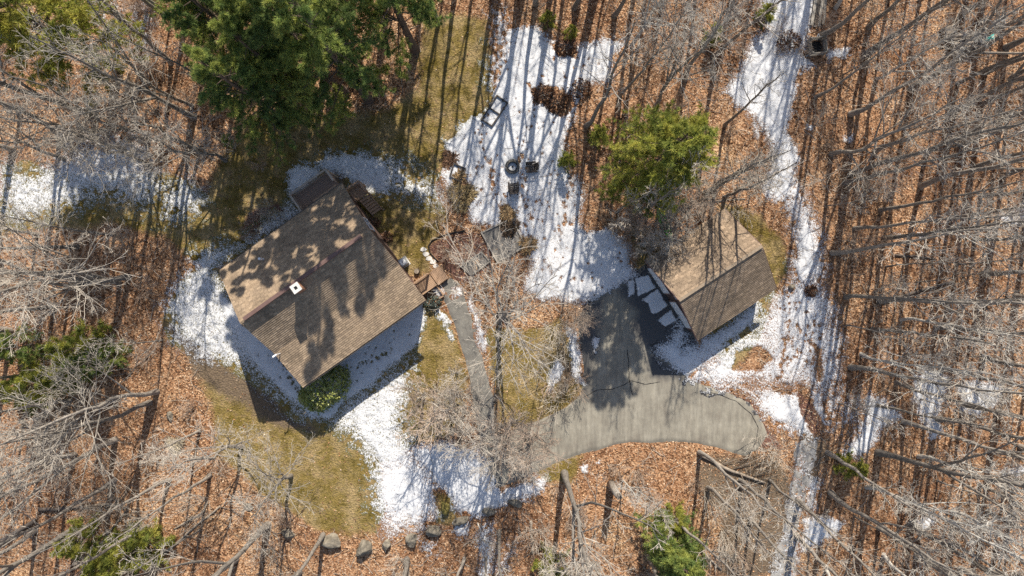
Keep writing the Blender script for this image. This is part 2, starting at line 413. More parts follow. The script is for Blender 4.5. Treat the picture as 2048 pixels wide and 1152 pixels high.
def path_mat(name, c1, c2, c3):
    m, t, b = new_mat(name); p = pos(t)
    n = noise(t, 1.4, 6, 0.7, p); n2 = noise(t, 16, 4, 0.7, p)
    r = ramp(t, [(0.28, c1), (0.5, c2), (0.72, c3)]); t.links.new(n.outputs[0], r.inputs[0])
    r2 = ramp(t, [(0.3, (0.6, 0.6, 0.6)), (0.7, (1.3, 1.3, 1.3))]); t.links.new(n2.outputs[0], r2.inputs[0])
    t.links.new(mixc(t, 1.0, r.outputs[0], r2.outputs[0], 'MULTIPLY'), b.inputs['Base Color'])
    b.inputs['Roughness'].default_value = 0.95; bump(t, b, n2.outputs[0], 0.6, 0.02); return m
M['walk'] = path_mat('old_asphalt_walk', (0.13, 0.12, 0.105), (0.19, 0.178, 0.155), (0.25, 0.235, 0.20))
M['track'] = path_mat('grey_gravel_track', (0.20, 0.19, 0.175), (0.32, 0.305, 0.285), (0.46, 0.45, 0.43))

# ------------------------------------------------------------------ ground cover layout (measured on the ground)
GRASS = [WP(p) for p in [
    [(860, 15), (975, 50), (988, 190), (965, 245), (905, 290), (880, 370), (900, 430), (860, 490), (860, 560), (800, 560), (600, 520), (560, 500), (440, 530), (390, 520), (330, 470), (200, 450), (0, 470), (0, 330), (60, 320), (150, 345), (330, 340), (420, 385), (440, 320), (490, 265), (560, 225), (640, 225), (700, 235), (770, 225), (840, 165)],
    [(330, 620), (360, 560), (430, 520), (480, 640), (610, 780), (850, 600), (900, 640), (945, 760), (900, 870), (760, 920), (765, 1020), (745, 1065), (640, 1060), (560, 1010), (500, 960), (430, 900), (415, 800), (395, 730), (340, 690)],
    [(1440, 410), (1525, 430), (1565, 480), (1578, 545), (1530, 620), (1510, 680), (1450, 740), (1400, 640), (1480, 540)],
    [(975, 650), (1040, 660), (1120, 640), (1150, 700), (1160, 790), (1110, 830), (1040, 850), (995, 840), (980, 740)],
    [(1060, 935), (1110, 905), (1165, 900), (1150, 960), (1090, 975)],
    [(1255, 440), (1330, 470), (1310, 540), (1260, 540)],
    [(870, 980), (905, 985), (915, 1040), (870, 1040)],
]]
MULCH = [WP(p) for p in [
    [(856, 492), (880, 472), (930, 462), (965, 470), (985, 520), (960, 560), (925, 570), (900, 545), (875, 520), (860, 508)],
    [(500, 420), (560, 410), (590, 420), (520, 480), (480, 480)],
    [(1360, 760), (1440, 765), (1500, 790), (1545, 850), (1570, 900), (1520, 900), (1530, 850), (1480, 795), (1400, 775)],
    [(1595, 775), (1625, 800), (1650, 880), (1620, 900), (1600, 840)],
    [(1105, 85), (1150, 92), (1155, 115), (1120, 108)],
]]
DIRT = [WP(p) for p in [
    [(1400, 905), (1560, 920), (1600, 1000), (1560, 1152), (1440, 1152), (1440, 1020), (1390, 960)],
    [(940, 800), (990, 800), (1000, 860), (960, 870)],
    [(1600, 860), (1660, 880), (1640, 960), (1610, 960)],
    [(1120, 690), (1150, 760), (1120, 800), (1110, 760)],
    [(650, 330), (690, 350), (690, 390), (655, 370)],
    [(330, 640), (640, 880), (560, 850), (460, 800), (380, 740)],
]]
DRIVE_PX = [(1180, 590), (1240, 565), (1290, 530), (1345, 560), (1395, 690), (1375, 755), (1400, 768), (1455, 785), (1500, 805), (1530, 850), (1535, 870), (1515, 900), (1490, 914), (1440, 897), (1395, 887), (1345, 882), (1250, 887), (1170, 905), (1110, 925), (1060, 948), (1000, 975), (985, 970), (968, 920), (965, 880), (1000, 868), (1060, 850), (1130, 815), (1163, 790), (1168, 740), (1160, 680), (1155, 640)]
DRIVE = WP(DRIVE_PX)
WALK = WP([(875, 575), (902, 556), (925, 585), (945, 640), (965, 705), (985, 790), (992, 870), (960, 885), (945, 790), (925, 700), (905, 640)])
TRACK = WP([(1590, 880), (1640, 870), (1632, 930), (1605, 1040), (1592, 1180), (1528, 1180), (1565, 1040), (1582, 950)])
WET_SHADE = [WP(p) for p in [
    [(1150, 600), (1212, 596), (1198, 650), (1186, 715), (1174, 790), (1160, 790), (1158, 690)],  # damp strip with tree shade painted into the same dark tone
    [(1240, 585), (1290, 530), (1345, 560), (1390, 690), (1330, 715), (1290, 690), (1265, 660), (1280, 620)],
    [(1300, 700), (1345, 730), (1375, 758), (1300, 756)],  # cast shadow of the garage gable, painted dark onto the driveway
]]
def warp(x, y, amp=0.5, wl=1.6, seed=40):
    return x + amp * fbm(x, y, wl, 4, seed), y + amp * fbm(x, y, wl, 4, seed + 9)
def cover(x, y):
    xw, yw = warp(x, y, 0.7, 2.5, 60)
    out = []
    for polys, wd in ((GRASS, 1.6), (MULCH, 0.7), (DIRT, 1.6)):
        f = np.full(x.shape, -9.0)
        for P in polys: f = np.maximum(f, near_sd(xw, yw, P))
        out.append(np.clip(0.5 + f / wd, 0, 1))
    return out
def ground_z(x, y):
    z = 0.05 * fbm(x, y, 3.0, 4, 20) + 0.02 * fbm(x, y, 0.7, 2, 25)
    f = np.maximum(near_sd(x, y, DRIVE), near_sd(x, y, WALK))
    return z - 0.06 * sstep(-0.3, 0.3, f)
def drive_z(x, y):
    f = near_sd(*warp(x, y, 0.12, 0.8, 70), DRIVE)
    return np.where(f > -0.5, np.clip(-0.02 + f * 0.35, -0.15, 0.05), -0.2), f
def walk_z(x, y):
    f = near_sd(*warp(x, y, 0.2, 0.8, 75), WALK)
    return np.where(f > -0.5, np.clip(-0.03 + f * 0.3, -0.15, 0.035), -0.2), f

# ground sheet: fine where the camera looks, stretching to the horizon
def axis(lo, hi, step):
    a = np.arange(lo, hi + step / 2, step)
    far = np.cumsum(np.geomspace(1.0, 220, 16))
    return np.concatenate([lo - far[::-1], a, hi + far])
gx = axis(-56, 56, 0.28); gy = axis(-34, 34, 0.28)
X, Y = np.meshgrid(gx, gy, indexing='ij')
Z = ground_z(X, Y)
gc, mc_, dc = cover(X, Y)
idx = np.arange(X.size).reshape(X.shape)
q = np.stack([idx[:-1, :-1], idx[1:, :-1], idx[1:, 1:], idx[:-1, 1:]], -1).reshape(-1, 4)
me = mesh_np('ground', np.stack([X, Y, Z], -1).reshape(-1, 3), q, M['ground'], True,
             {'cover': ('POINT', np.stack([gc, mc_, dc, np.ones_like(gc)], -1).reshape(-1, 4))})
g = link('ground', me, kind='structure'); g['label'] = 'woodland floor of brown leaf litter with mossy winter lawn'; g['category'] = 'ground'

def sheet(name, x0, x1, y0, y1, step, zf, keep, mat, attrs=None):
    xs = np.arange(x0, x1, step); ys = np.arange(y0, y1, step)
    X, Y = np.meshgrid(xs, ys, indexing='ij')
    Z = zf(X, Y); K = keep(X, Y, Z)
    idx = np.arange(X.size).reshape(X.shape)
    kq = K[:-1, :-1] | K[1:, :-1] | K[1:, 1:] | K[:-1, 1:]
    q = np.stack([idx[:-1, :-1], idx[1:, :-1], idx[1:, 1:], idx[:-1, 1:]], -1)[kq]
    used, inv = np.unique(q.ravel(), return_inverse=True)
    V = np.stack([X, Y, Z], -1).reshape(-1, 3)[used]
    at = {k: ('POINT', f(V[:, 0], V[:, 1])) for k, f in (attrs or {}).items()}
    return link(name, mesh_np(name, V, inv.reshape(-1, 4), mat, True, at))
def bb(P, m=0.6): return P[:, 0].min() - m, P[:, 0].max() + m, P[:, 1].min() - m, P[:, 1].max() + m
def wet_shade_f(x, y):
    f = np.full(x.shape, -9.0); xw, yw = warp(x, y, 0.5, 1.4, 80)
    for P in WET_SHADE: f = np.maximum(f, near_sd(xw, yw, P))
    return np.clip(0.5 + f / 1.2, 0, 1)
tag(sheet('driveway', *bb(DRIVE), 0.11, lambda x, y: drive_z(x, y)[0], lambda x, y, z: z > -0.12, M['drive'], {'wet_shade': wet_shade_f}),
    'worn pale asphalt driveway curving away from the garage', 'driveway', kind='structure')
tag(sheet('footpath', *bb(WALK), 0.11, lambda x, y: walk_z(x, y)[0], lambda x, y, z: z > -0.12, M['walk']),
    'narrow grey asphalt path between house ramp and driveway', 'path', kind='structure')
def trk_z(x, y):
    f = near_sd(*warp(x, y, 0.4, 1.0, 77), TRACK); return ground_z(x, y) + np.clip(-0.02 + f * 0.15, -0.1, 0.03)
tag(sheet('gravel_track', *bb(TRACK), 0.13, trk_z, lambda x, y, z: z > ground_z(x, y) - 0.05, M['track']),
    'grey gravel track running off at the bottom right', 'track', kind='structure')

# cracks across the driveway: thin tarred seams a little proud of it
def ribbon(name, pts, wd, mat, z=0.056):
    P = np.array([W(*p)[:2] for p in pts]); 
    t = np.linspace(0, 1, len(P)); tt = np.linspace(0, 1, len(P) * 8)
    Q = np.stack([np.interp(tt, t, P[:, 0]), np.interp(tt, t, P[:, 1])], 1)
    Q += 0.10 * np.stack([fbm(Q[:, 0], Q[:, 1], 0.8, 3, 90), fbm(Q[:, 0], Q[:, 1], 0.8, 3, 95)], 1)
    d = np.gradient(Q, axis=0); d /= np.linalg.norm(d, axis=1, keepdims=True)
    n = np.stack([-d[:, 1], d[:, 0]], 1); ww = wd * (0.6 + 0.8 * RNG.random(len(Q)))[:, None]
    V = np.concatenate([np.c_[Q + n * ww, np.full(len(Q), z)], np.c_[Q - n * ww, np.full(len(Q), z)]])
    k = len(Q); i = np.arange(k - 1)
    return link(name, mesh_np(name, V, np.stack([i, i + 1, i + 1 + k, i + k], 1), mat))
seam_lab = ['dark crack along the upper edge of the driveway bend', 'short dark crack running down the driveway apron', 'dark crack around the right end of the driveway']
for lab, pts in zip(seam_lab, ([(1168, 792), (1195, 780), (1225, 778), (1250, 770), (1262, 762), (1290, 768), (1320, 762)],
                               [(1256, 700), (1257, 740), (1260, 765), (1266, 790)],
                               [(1420, 783), (1470, 802), (1500, 825), (1515, 855), (1512, 885), (1500, 905)])):
    tag(ribbon('pavement_crack', pts, 0.025, M['black']), lab, 'crack', kind='structure')

# ------------------------------------------------------------------ snow
SNOW = [  # (polygon px, density, edge softness m)
    ([(1018, 62), (1075, 58), (1115, 90), (1160, 100), (1225, 80), (1252, 85), (1225, 112), (1215, 158), (1175, 165), (1150, 195), (1138, 240), (1118, 300), (1142, 345), (1165, 400), (1150, 440), (1170, 468), (1215, 462), (1258, 490), (1250, 520), (1272, 548), (1250, 562), (1190, 600), (1150, 602), (1120, 588), (1085, 600), (1055, 575), (1068, 530), (1045, 475), (1030, 440), (1000, 448), (945, 440), (925, 400), (895, 372), (885, 345), (905, 325), (890, 292), (925, 250), (965, 235), (988, 190), (1000, 130), (1010, 80)], 1.0, 0.6),
    ([(980, 20), (1012, 25), (1018, 70), (1005, 140), (985, 200), (972, 160), (978, 70)], 0.62, 1.2),
    ([(950, 395), (1150, 350), (1170, 400), (1155, 440), (1060, 470), (1040, 430), (945, 445)], 0.0, 1.0),
    ([(625, 335), (660, 308), (720, 305), (760, 315), (790, 350), (780, 390), (720, 375), (690, 360), (655, 345)], 0.82, 0.8),
    ([(720, 310), (800, 312), (850, 340), (885, 370), (900, 410), (840, 405), (760, 395), (710, 370)], 0.56, 1.4),
    ([(580, 350), (605, 330), (630, 338), (645, 340), (585, 385), (575, 372)], 0.95, 0.5),
    ([(560, 425), (585, 408), (605, 422), (570, 450), (520, 480), (480, 490), (530, 455)], 0.8, 1.0),
    ([(0, 330), (60, 345), (105, 325), (150, 285), (250, 270), (300, 300), (330, 350), (330, 380), (280, 415), (200, 395), (120, 420), (50, 440), (0, 420)], 0.66, 1.6),
    ([(310, 370), (380, 350), (410, 390), (400, 430), (350, 450), (320, 440)], 0.6, 1.4),
    ([(390, 505), (440, 490), (470, 495), (435, 545), (490, 645), (610, 775), (595, 800), (560, 790), (500, 735), (420, 720), (355, 680), (332, 610), (350, 570), (385, 540)], 0.72, 1.3),
    ([(430, 570), (500, 650), (600, 760), (700, 700), (850, 600), (848, 640), (830, 690), (760, 750), (690, 800), (660, 840), (620, 830), (560, 780), (500, 710), (450, 640)], 1.0, 0.4),
    ([(500, 730), (590, 800), (660, 830), (655, 850), (600, 840), (540, 800)], 0.55, 1.2),
    ([(745, 770), (830, 730), (815, 800), (800, 850), (830, 900), (870, 930), (880, 1000), (880, 1030), (830, 1062), (780, 1062), (745, 1010), (748, 940), (720, 890), (672, 845), (700, 800)], 0.74, 1.4),
    ([(830, 900), (900, 890), (950, 900), (985, 955), (1005, 985), (1050, 970), (1090, 962), (1085, 985), (1010, 1005), (955, 1030), (915, 1022), (895, 985), (870, 960)], 1.0, 0.7),
    ([(760, 930), (820, 920), (870, 970), (850, 1040), (790, 1040), (755, 1000)], 0.88, 1.0),
    ([(1312, 694), (1332, 678), (1358, 650), (1364, 657), (1366, 690), (1394, 690), (1510, 608), (1520, 640), (1440, 705), (1372, 755), (1353, 743), (1340, 726), (1330, 720)], 0.84, 0.8),
    ([(1316, 692), (1350, 690), (1380, 702), (1400, 715), (1370, 750), (1345, 728)], 0.98, 0.6),
    ([(1555, 600), (1600, 568), (1640, 580), (1660, 625), (1674, 680), (1670, 760), (1652, 785), (1600, 770), (1530, 770), (1450, 772), (1372, 757), (1410, 735), (1510, 660), (1530, 630)], 0.83, 1.2),
    ([(1545, 600), (1620, 585), (1650, 650), (1655, 720), (1600, 760), (1540, 740), (1560, 680)], 0.9, 1.0),
    ([(1505, 788), (1545, 775), (1600, 780), (1640, 790), (1655, 830), (1630, 870), (1600, 870), (1570, 860), (1530, 830)], 0.86, 1.0),
    ([(1640, 790), (1690, 770), (1670, 850), (1640, 880)], 0.55, 1.0),
    ([(1520, -10), (1628, -10), (1612, 60), (1598, 130), (1582, 190), (1578, 225), (1568, 262), (1592, 315), (1580, 350), (1600, 385), (1550, 395), (1530, 382), (1545, 340), (1550, 285), (1530, 250), (1485, 215), (1458, 180), (1485, 140), (1505, 95), (1545, 60)], 0.99, 0.7),
    ([(1545, 385), (1610, 390), (1640, 470), (1650, 525), (1640, 575), (1590, 575), (1580, 545), (1592, 490), (1575, 430)], 0.66, 0.9),
    ([(1605, 420), (1625, 470), (1628, 540), (1600, 570), (1590, 545), (1602, 480)], 1.0, 0.5),
    ([(1598, 880), (1640, 870), (1630, 930), (1604, 1040), (1592, 1170), (1530, 1170), (1566, 1040), (1584, 950)], 0.47, 0.5),
    ([(1612, 960), (1640, 955), (1630, 1010), (1605, 1020)], 0.7, 0.7),
    ([(1610, 1040), (1640, 1035), (1685, 1050), (1670, 1068), (1640, 1080), (1605, 1098)], 0.95, 0.5),
    ([(1828, 760), (1850, 742), (1890, 760), (1885, 800), (1870, 830), (1878, 870), (1862, 880), (1850, 830), (1830, 800)], 1.0, 0.5),
    ([(1920, 775), (1950, 765), (1998, 780), (1985, 805), (1945, 825), (1925, 820)], 1.0, 0.5),
    ([(1735, 790), (1762, 800), (1800, 830), (1765, 850), (1725, 910), (1685, 910), (1700, 880), (1735, 840)], 0.84, 0.6),
    ([(1670, 800), (1720, 780), (1740, 810), (1710, 850), (1670, 870)], 0.45, 1.0),
    ([(2005, 940), (2040, 930), (2060, 945), (2015, 955)], 1.0, 0.4),
    ([(1840, 1042), (1862, 1035), (1880, 1045), (1850, 1055)], 1.0, 0.4),
    ([(1655, 105), (1690, 100), (1690, 115), (1658, 118)], 0.95, 0.4),
    ([(1585, 110), (1612, 115), (1625, 130), (1605, 135), (1588, 125)], 0.85, 0.5),
    ([(1890, 830), (1990, 820), (2000, 870), (1900, 890)], 0.22, 1.5),
    ([(1860, 400), (2048, 400), (2048, 500), (1950, 540), (1850, 480)], 0.24, 2.0),
    ([(2000, 430), (2060, 415), (2060, 440), (2010, 445)], 0.8, 0.6),
    ([(880, 570), (900, 570), (905, 590), (885, 595)], 0.0, 0.3),
    ([(868, 580), (884, 572), (890, 590), (876, 598)], 0.95, 0.3),
    ([(905, 575), (920, 572), (922, 590), (910, 592)], 0.8, 0.4),
    ([(940, 592), (950, 610), (960, 650), (975, 690), (972, 706), (962, 692), (950, 640), (940, 610)], 0.8, 0.4),
    ([(878, 615), (892, 625), (900, 645), (890, 650), (880, 635)], 0.85, 0.4),
    ([(893, 650), (912, 680), (905, 684), (894, 665)], 0.85, 0.3),
    ([(1130, 655), (1148, 660), (1160, 715), (1170, 770), (1156, 765), (1142, 715)], 0.9, 0.4),
    ([(1112, 718), (1120, 730), (1113, 755), (1102, 785), (1092, 782), (1102, 745)], 0.98, 0.35),
    ([(1186, 675), (1197, 677), (1196, 690), (1190, 705), (1185, 690)], 1.0, 0.25),
    ([(1270, 556), (1295, 551), (1311, 575), (1276, 592)], 1.2, 0.10),
    ([(1283, 600), (1314, 579), (1335, 611), (1315, 625), (1304, 628), (1296, 606)], 1.2, 0.10),
    ([(1315, 640), (1341, 620), (1352, 640), (1330, 652)], 1.2, 0.10),
    ([(1255, 562), (1268, 557), (1270, 588), (1256, 594)], 0.9, 0.15),
    ([(845, 1085), (880, 1090), (880, 1110), (850, 1105)], 0.6, 0.6),
    ([(957, 1050), (985, 1040), (985, 1160), (962, 1160)], 0.66, 0.7),
    ([(985, 1060), (1040, 1080), (1030, 1160), (985, 1160)], 0.40, 1.0),
    ([(905, 1050), (935, 1045), (935, 1070), (910, 1075)], 0.7, 0.5),
    ([(1160, 935), (1175, 930), (1172, 945), (1163, 944)], 1.0, 0.25),
    ([(1190, 925), (1202, 918), (1200, 928), (1190, 930)], 0.9, 0.2),
    ([(190, 0), (250, 10), (250, 90), (225, 110), (195, 60)], 0.5, 1.4),
    ([(260, 0), (300, 10), (300, 100), (270, 120)], 0.55, 1.0),
    ([(1503, 245), (1515, 250), (1515, 275), (1506, 270)], 0.7, 0.4),
    ([(1615, 250), (1630, 252), (1626, 260), (1614, 258)], 0.95, 0.3),
    ([(1688, 275), (1705, 270), (1700, 285), (1688, 284)], 0.95, 0.3),
    ([(1780, 468), (1800, 468), (1798, 476), (1782, 476)], 0.7, 0.3), ([(1838, 468), (1850, 466), (1848, 476), (1838, 477)], 0.9, 0.3),
    ([(1440, 755), (1500, 778), (1525, 800), (1518, 804), (1490, 784), (1440, 762)], 0.8, 0.25),
    ([(985, 440), (1012, 428), (1035, 440), (1045, 470), (1020, 470), (1005, 450)], 0.8, 0.4),
]
HOLES = [  # places inside the snow where brown litter shows
    [(1100, 82), (1150, 92), (1158, 115), (1118, 110)], [(1058, 178), (1130, 172), (1150, 205), (1135, 232), (1108, 225), (1070, 205)],
    [(1625, 690), (1640, 700), (1640, 760), (1630, 765)], [(1590, 765), (1615, 775), (1640, 830), (1660, 880), (1625, 885), (1605, 830)],
    [(1535, 772), (1600, 776), (1600, 786), (1540, 784)], [(1470, 700), (1520, 690), (1545, 720), (1510, 745), (1460, 740)],
    [(1620, 572), (1640, 570), (1632, 596), (1612, 590)], [(905, 365), (935, 368), (945, 400), (915, 415), (900, 390)],
    [(985, 960), (1040, 965), (1000, 985)], [(865, 985), (885, 975), (900, 1010), (880, 1025)], [(1003, 418), (1024, 418), (1022, 440), (1006, 438)],
]
HOLES = [WP(h) for h in HOLES]
SNOWP = [(WP(p), d, s) for p, d, s in SNOW]
FOOT = []
for n_, poly in ((230, SNOWP[0][0]), (40, SNOWP[10][0]), (60, SNOWP[18][0])):
    x0, x1, y0, y1 = bb(poly, 0); c = 0
    P = np.stack([RNG.uniform(x0, x1, n_ * 4), RNG.uniform(y0, y1, n_ * 4)], 1)
    P = P[poly_sd(P[:, 0], P[:, 1], poly) > 0.3][:n_]
    FOOT.append(P)
for a, b_ in (((1020, 80), (960, 260)), ((1080, 150), (1040, 330)), ((1040, 300), (1060, 470)), ((960, 270), (1000, 420)), ((560, 715), (600, 790)), ((715, 730), (790, 700)), ((1150, 320), (1120, 470)), ((1590, 540), (1560, 760))):
    k = 26; t = np.linspace(0, 1, k)
    A, B = np.array(W(*a)[:2]), np.array(W(*b_)[:2])
    FOOT.append(A + (B - A) * t[:, None] + RNG.normal(0, 0.14, (k, 2)))
FOOT = np.concatenate(FOOT)
def snow_margin(x, y, cov=False):
    xw, yw = warp(x, y, 0.38, 1.3, 30)
    c = np.zeros(x.shape)
    for P, d, s in SNOWP:
        f = near_sd(x, y, P) + 0.05 * fbm(x, y, 0.4, 2, 34) if s <= .3 else near_sd(xw, yw, P)
        c = np.maximum(c, d * np.clip(0.5 + f / (2 * s) + (0.12 if s > .3 else 0), 0, 1))
    for P in HOLES:
        f = near_sd(xw, yw, P); c = np.minimum(c, np.clip(0.55 - f / 0.5, 0, 2))
    xs, ys = x * 0.92 + y * 0.2, y * 1.08
    n = 0.50 * fbm(xs, ys, 0.22, 2, 50, 0.5) + 0.34 * fbm(x, y, 0.75, 3, 55) + 0.12 * fbm(x, y, 4, 2, 58)
    qs = np.quantile(n[::7, ::7], np.linspace(0, 1, 65))     # even spread, so density is the share covered
    n = np.interp(n, qs, np.linspace(0, 1, 65))
    if cov: return c, c - 0.62 * np.clip(n, 0.25, 0.97)
    return c - np.clip(n, 0.10, 0.965)
sx0, sx1, sy0, sy1 = -40.0, 40.0, -23.0, 23.0
ST = 0.07
sxs = np.arange(sx0, sx1, ST); sys_ = np.arange(sy0, sy1, ST)
X, Y = np.meshgrid(sxs, sys_, indexing='ij')
Cv, Mg = snow_margin(X, Y, True)
Mg = np.minimum(Mg, 0.7)
thin = np.maximum(near_sd(X, Y, WP([(930, 330), (1120, 330), (1165, 400), (1160, 470), (1100, 560), (1060, 540), (1040, 450), (930, 440), (890, 370)])), near_sd(X, Y, WP([(1530, 640), (1600, 620), (1660, 640), (1670, 760), (1580, 790), (1450, 770)])))
Cv = Cv - .27 * sstep(-1.2, 1.0, thin) * (.6 + .6 * vnoise(X / 1.3, Y / 1.3, 130))
for fx, fy in FOOT:      # boot prints melted through
    i0 = int((fx - sx0) / ST); j0 = int((fy - sy0) / ST)
    sl = (slice(max(i0 - 4, 0), i0 + 5), slice(max(j0 - 4, 0), j0 + 5))
    r = RNG.uniform(0.06, 0.11)
    Cv[sl] -= .5 * np.exp(-((X[sl] - fx) ** 2 + (Y[sl] - fy) ** 2 * .6) / (r * r * 1.6))
    Mg[sl] -= RNG.uniform(0.25, 0.9) * np.exp(-((X[sl] - fx) ** 2 + (Y[sl] - fy) ** 2 * 0.6) / (r * r))
base = np.maximum(np.maximum(ground_z(X, Y), drive_z(X, Y)[0]), walk_z(X, Y)[0])
Zs = base + np.clip(0.16 * Mg, -0.03, 0.07)
K = Mg > -0.07
idx = np.arange(X.size).reshape(X.shape)
kq = K[:-1, :-1] | K[1:, :-1] | K[1:, 1:] | K[:-1, 1:]
q = np.stack([idx[:-1, :-1], idx[1:, :-1], idx[1:, 1:], idx[:-1, 1:]], -1)[kq]
used, inv = np.unique(q.ravel(), return_inverse=True)
V = np.stack([X, Y, Zs], -1).reshape(-1, 3)[used]
gcv, mcv, dcv = cover(V[:, 0], V[:, 1])
und = np.where(gcv[:, None] > .5, np.array([[.15, .125, .04]]), np.array([[.24, .125, .065]]))
und = np.where(dcv[:, None] > .5, np.array([[.12, .085, .055]]), und)
und = np.where((near_sd(V[:, 0], V[:, 1], DRIVE) > 0)[:, None], np.array([[.055, .053, .053]]), und)
thick = np.clip(Cv.reshape(-1)[used] * .92 + .25 * np.clip(Mg.reshape(-1)[used], -.2, .5), 0, 1.3)
tag(link('snow_cover', mesh_np('snow_cover', V, inv.reshape(-1, 4), M['snow'], True, {'thick': ('POINT', thick), 'under': ('POINT', np.c_[und, np.ones(len(und))])})),
    'thin melting snow lying in patches over lawn, leaves and driveway', 'snow', kind='stuff')
SNOWMASK = (X, Y, Mg)
def snow_here(x, y):
    i = np.clip(((x - sx0) / ST).astype(int), 0, Mg.shape[0] - 1); j = np.clip(((y - sy0) / ST).astype(int), 0, Mg.shape[1] - 1)
    return Mg[i, j] > 0
del X, Y, Z, Zs, K, idx, q, kq, base

# ------------------------------------------------------------------ fallen leaves and grass blades (nobody could count them)
HOUSE_FOOT = None
def scatter_quads(name, n, seed, size, tilt, cols, weight, zoff, lab, cat, blades=False):
    r = np.random.default_rng(seed)
    x = r.uniform(-41, 41, n); y = r.uniform(-24, 24, n)
    k = weight(x, y, r); x = x[k]; y = y[k]; n = len(x)
    z = ground_z(x, y) + r.uniform(*zoff, n)
    a = r.uniform(0, 2 * np.pi, n); s = r.uniform(*size, n)
    ux = np.stack([np.cos(a), np.sin(a), r.normal(0, tilt, n)], 1); uy = np.stack([-np.sin(a), np.cos(a), r.normal(0, tilt, n)], 1)
    c = np.stack([x, y, z], 1)
    if blades:
        up = np.stack([r.normal(0, .5, n), r.normal(0, .5, n), np.ones(n)], 1)
        V = np.stack([c - ux * 0.012, c + ux * 0.012, c + up * s[:, None]], 1).reshape(-1, 3)
        F = np.arange(n * 3).reshape(-1, 3)
    else:
        w_ = s * r.uniform(0.45, 0.8, n)
        V = np.stack([c - ux * s[:, None] * .5, c + uy * w_[:, None] * .5 + ux * s[:, None] * .05, c + ux * s[:, None] * .5, c - uy * w_[:, None] * .5], 1)
        V[:, 2, 2] += r.uniform(0, .04, n); V = V.reshape(-1, 3); F = np.arange(n * 4).reshape(-1, 4)
    ci = r.integers(0, len(cols), n); C = np.array(cols)[ci] * r.uniform(0.7, 1.2, n)[:, None]
    C = np.c_[C, np.ones(n)]
    return tag(link(name, mesh_np(name, V, F, M['drygrass'] if blades else M['leafpiece'], False, {'col': ('FACE', C)})), lab, cat, kind='stuff')
def w_leaf(x, y, r):
    gcv, m_, d_ = cover(x, y)
    dr = (near_sd(x, y, DRIVE) > 0) | (near_sd(x, y, WALK) > 0)
    p = np.where(gcv > 0.5, 0.07, 0.95) * np.where(d_ > .5, .4, 1) * np.where(dr, np.where(near_sd(x, y, WALK) > 0, .16, .03), 1) * np.where(snow_here(x, y), 0.015, 1)
    p = p * np.clip(.75 + .9 * fbm(x, y, 2.2, 3, 110), .12, 1)     # drifts and thinner places
    return r.random(len(x)) < p
LEAFC = [(0.44, 0.25, 0.135), (0.36, 0.185, 0.09), (0.56, 0.365, 0.21), (0.26, 0.125, 0.06), (0.68, 0.50, 0.34), (0.47, 0.275, 0.15), (0.13, 0.068, 0.04)]
scatter_quads('fallen_leaves', 250000, 3, (0.07, 0.155), 0.35, LEAFC, w_leaf, (0.012, 0.06), 'brown fallen leaves lying over the woodland floor', 'leaves')
def sticks(n, seed):
    r = np.random.default_rng(seed); x = r.uniform(-40, 40, n); y = r.uniform(-23, 23, n)
    gcv = cover(x, y)[0]; k = (gcv < .5) & (near_sd(x, y, DRIVE) < -.3) & (near_sd(x, y, WALK) < -.2); x = x[k]; y = y[k]; n = len(x)
    a = r.uniform(0, 6.283, n); l = r.uniform(.3, 1.5, n) ; t = np.linspace(-.5, .5, 4)
    P = np.stack([x[:, None] + np.cos(a)[:, None] * l[:, None] * t, y[:, None] + np.sin(a)[:, None] * l[:, None] * t, np.repeat(ground_z(x, y)[:, None] + .04, 4, 1)], 2)
    P[:, 1:3, :2] += r.normal(0, .05, (n, 2, 2)); P[:, :, 2] += r.uniform(0, .05, (n, 4))
    R = r.uniform(.008, .022, (n, 1)) * np.linspace(1, .5, 4)[None]
    V, F = tube_np(P, R, 3)
    return tag(link('fallen_twigs', mesh_np('fallen_twigs', V, F, M['twig'])), 'fallen grey twigs strewn over the leaf litter', 'twigs', kind='stuff')
sticks(5200, 8)
def w_grass(x, y, r):
    gcv, m_, d_ = cover(x, y)
    dr = (near_sd(x, y, DRIVE) > -.1) | (near_sd(x, y, WALK) > -.1)
    return (r.random(len(x)) < 0.9) & (gcv > 0.5) & ~dr
scatter_quads('lawn_grass', 260000, 5, (0.05, 0.13), 0.0, [(0.34, 0.265, 0.135), (0.25, 0.20, 0.075), (0.43, 0.34, 0.20), (0.18, 0.145, 0.045)], w_grass, (-0.02, 0.0), 'olive and straw coloured winter grass of the lawn', 'grass', blades=True)

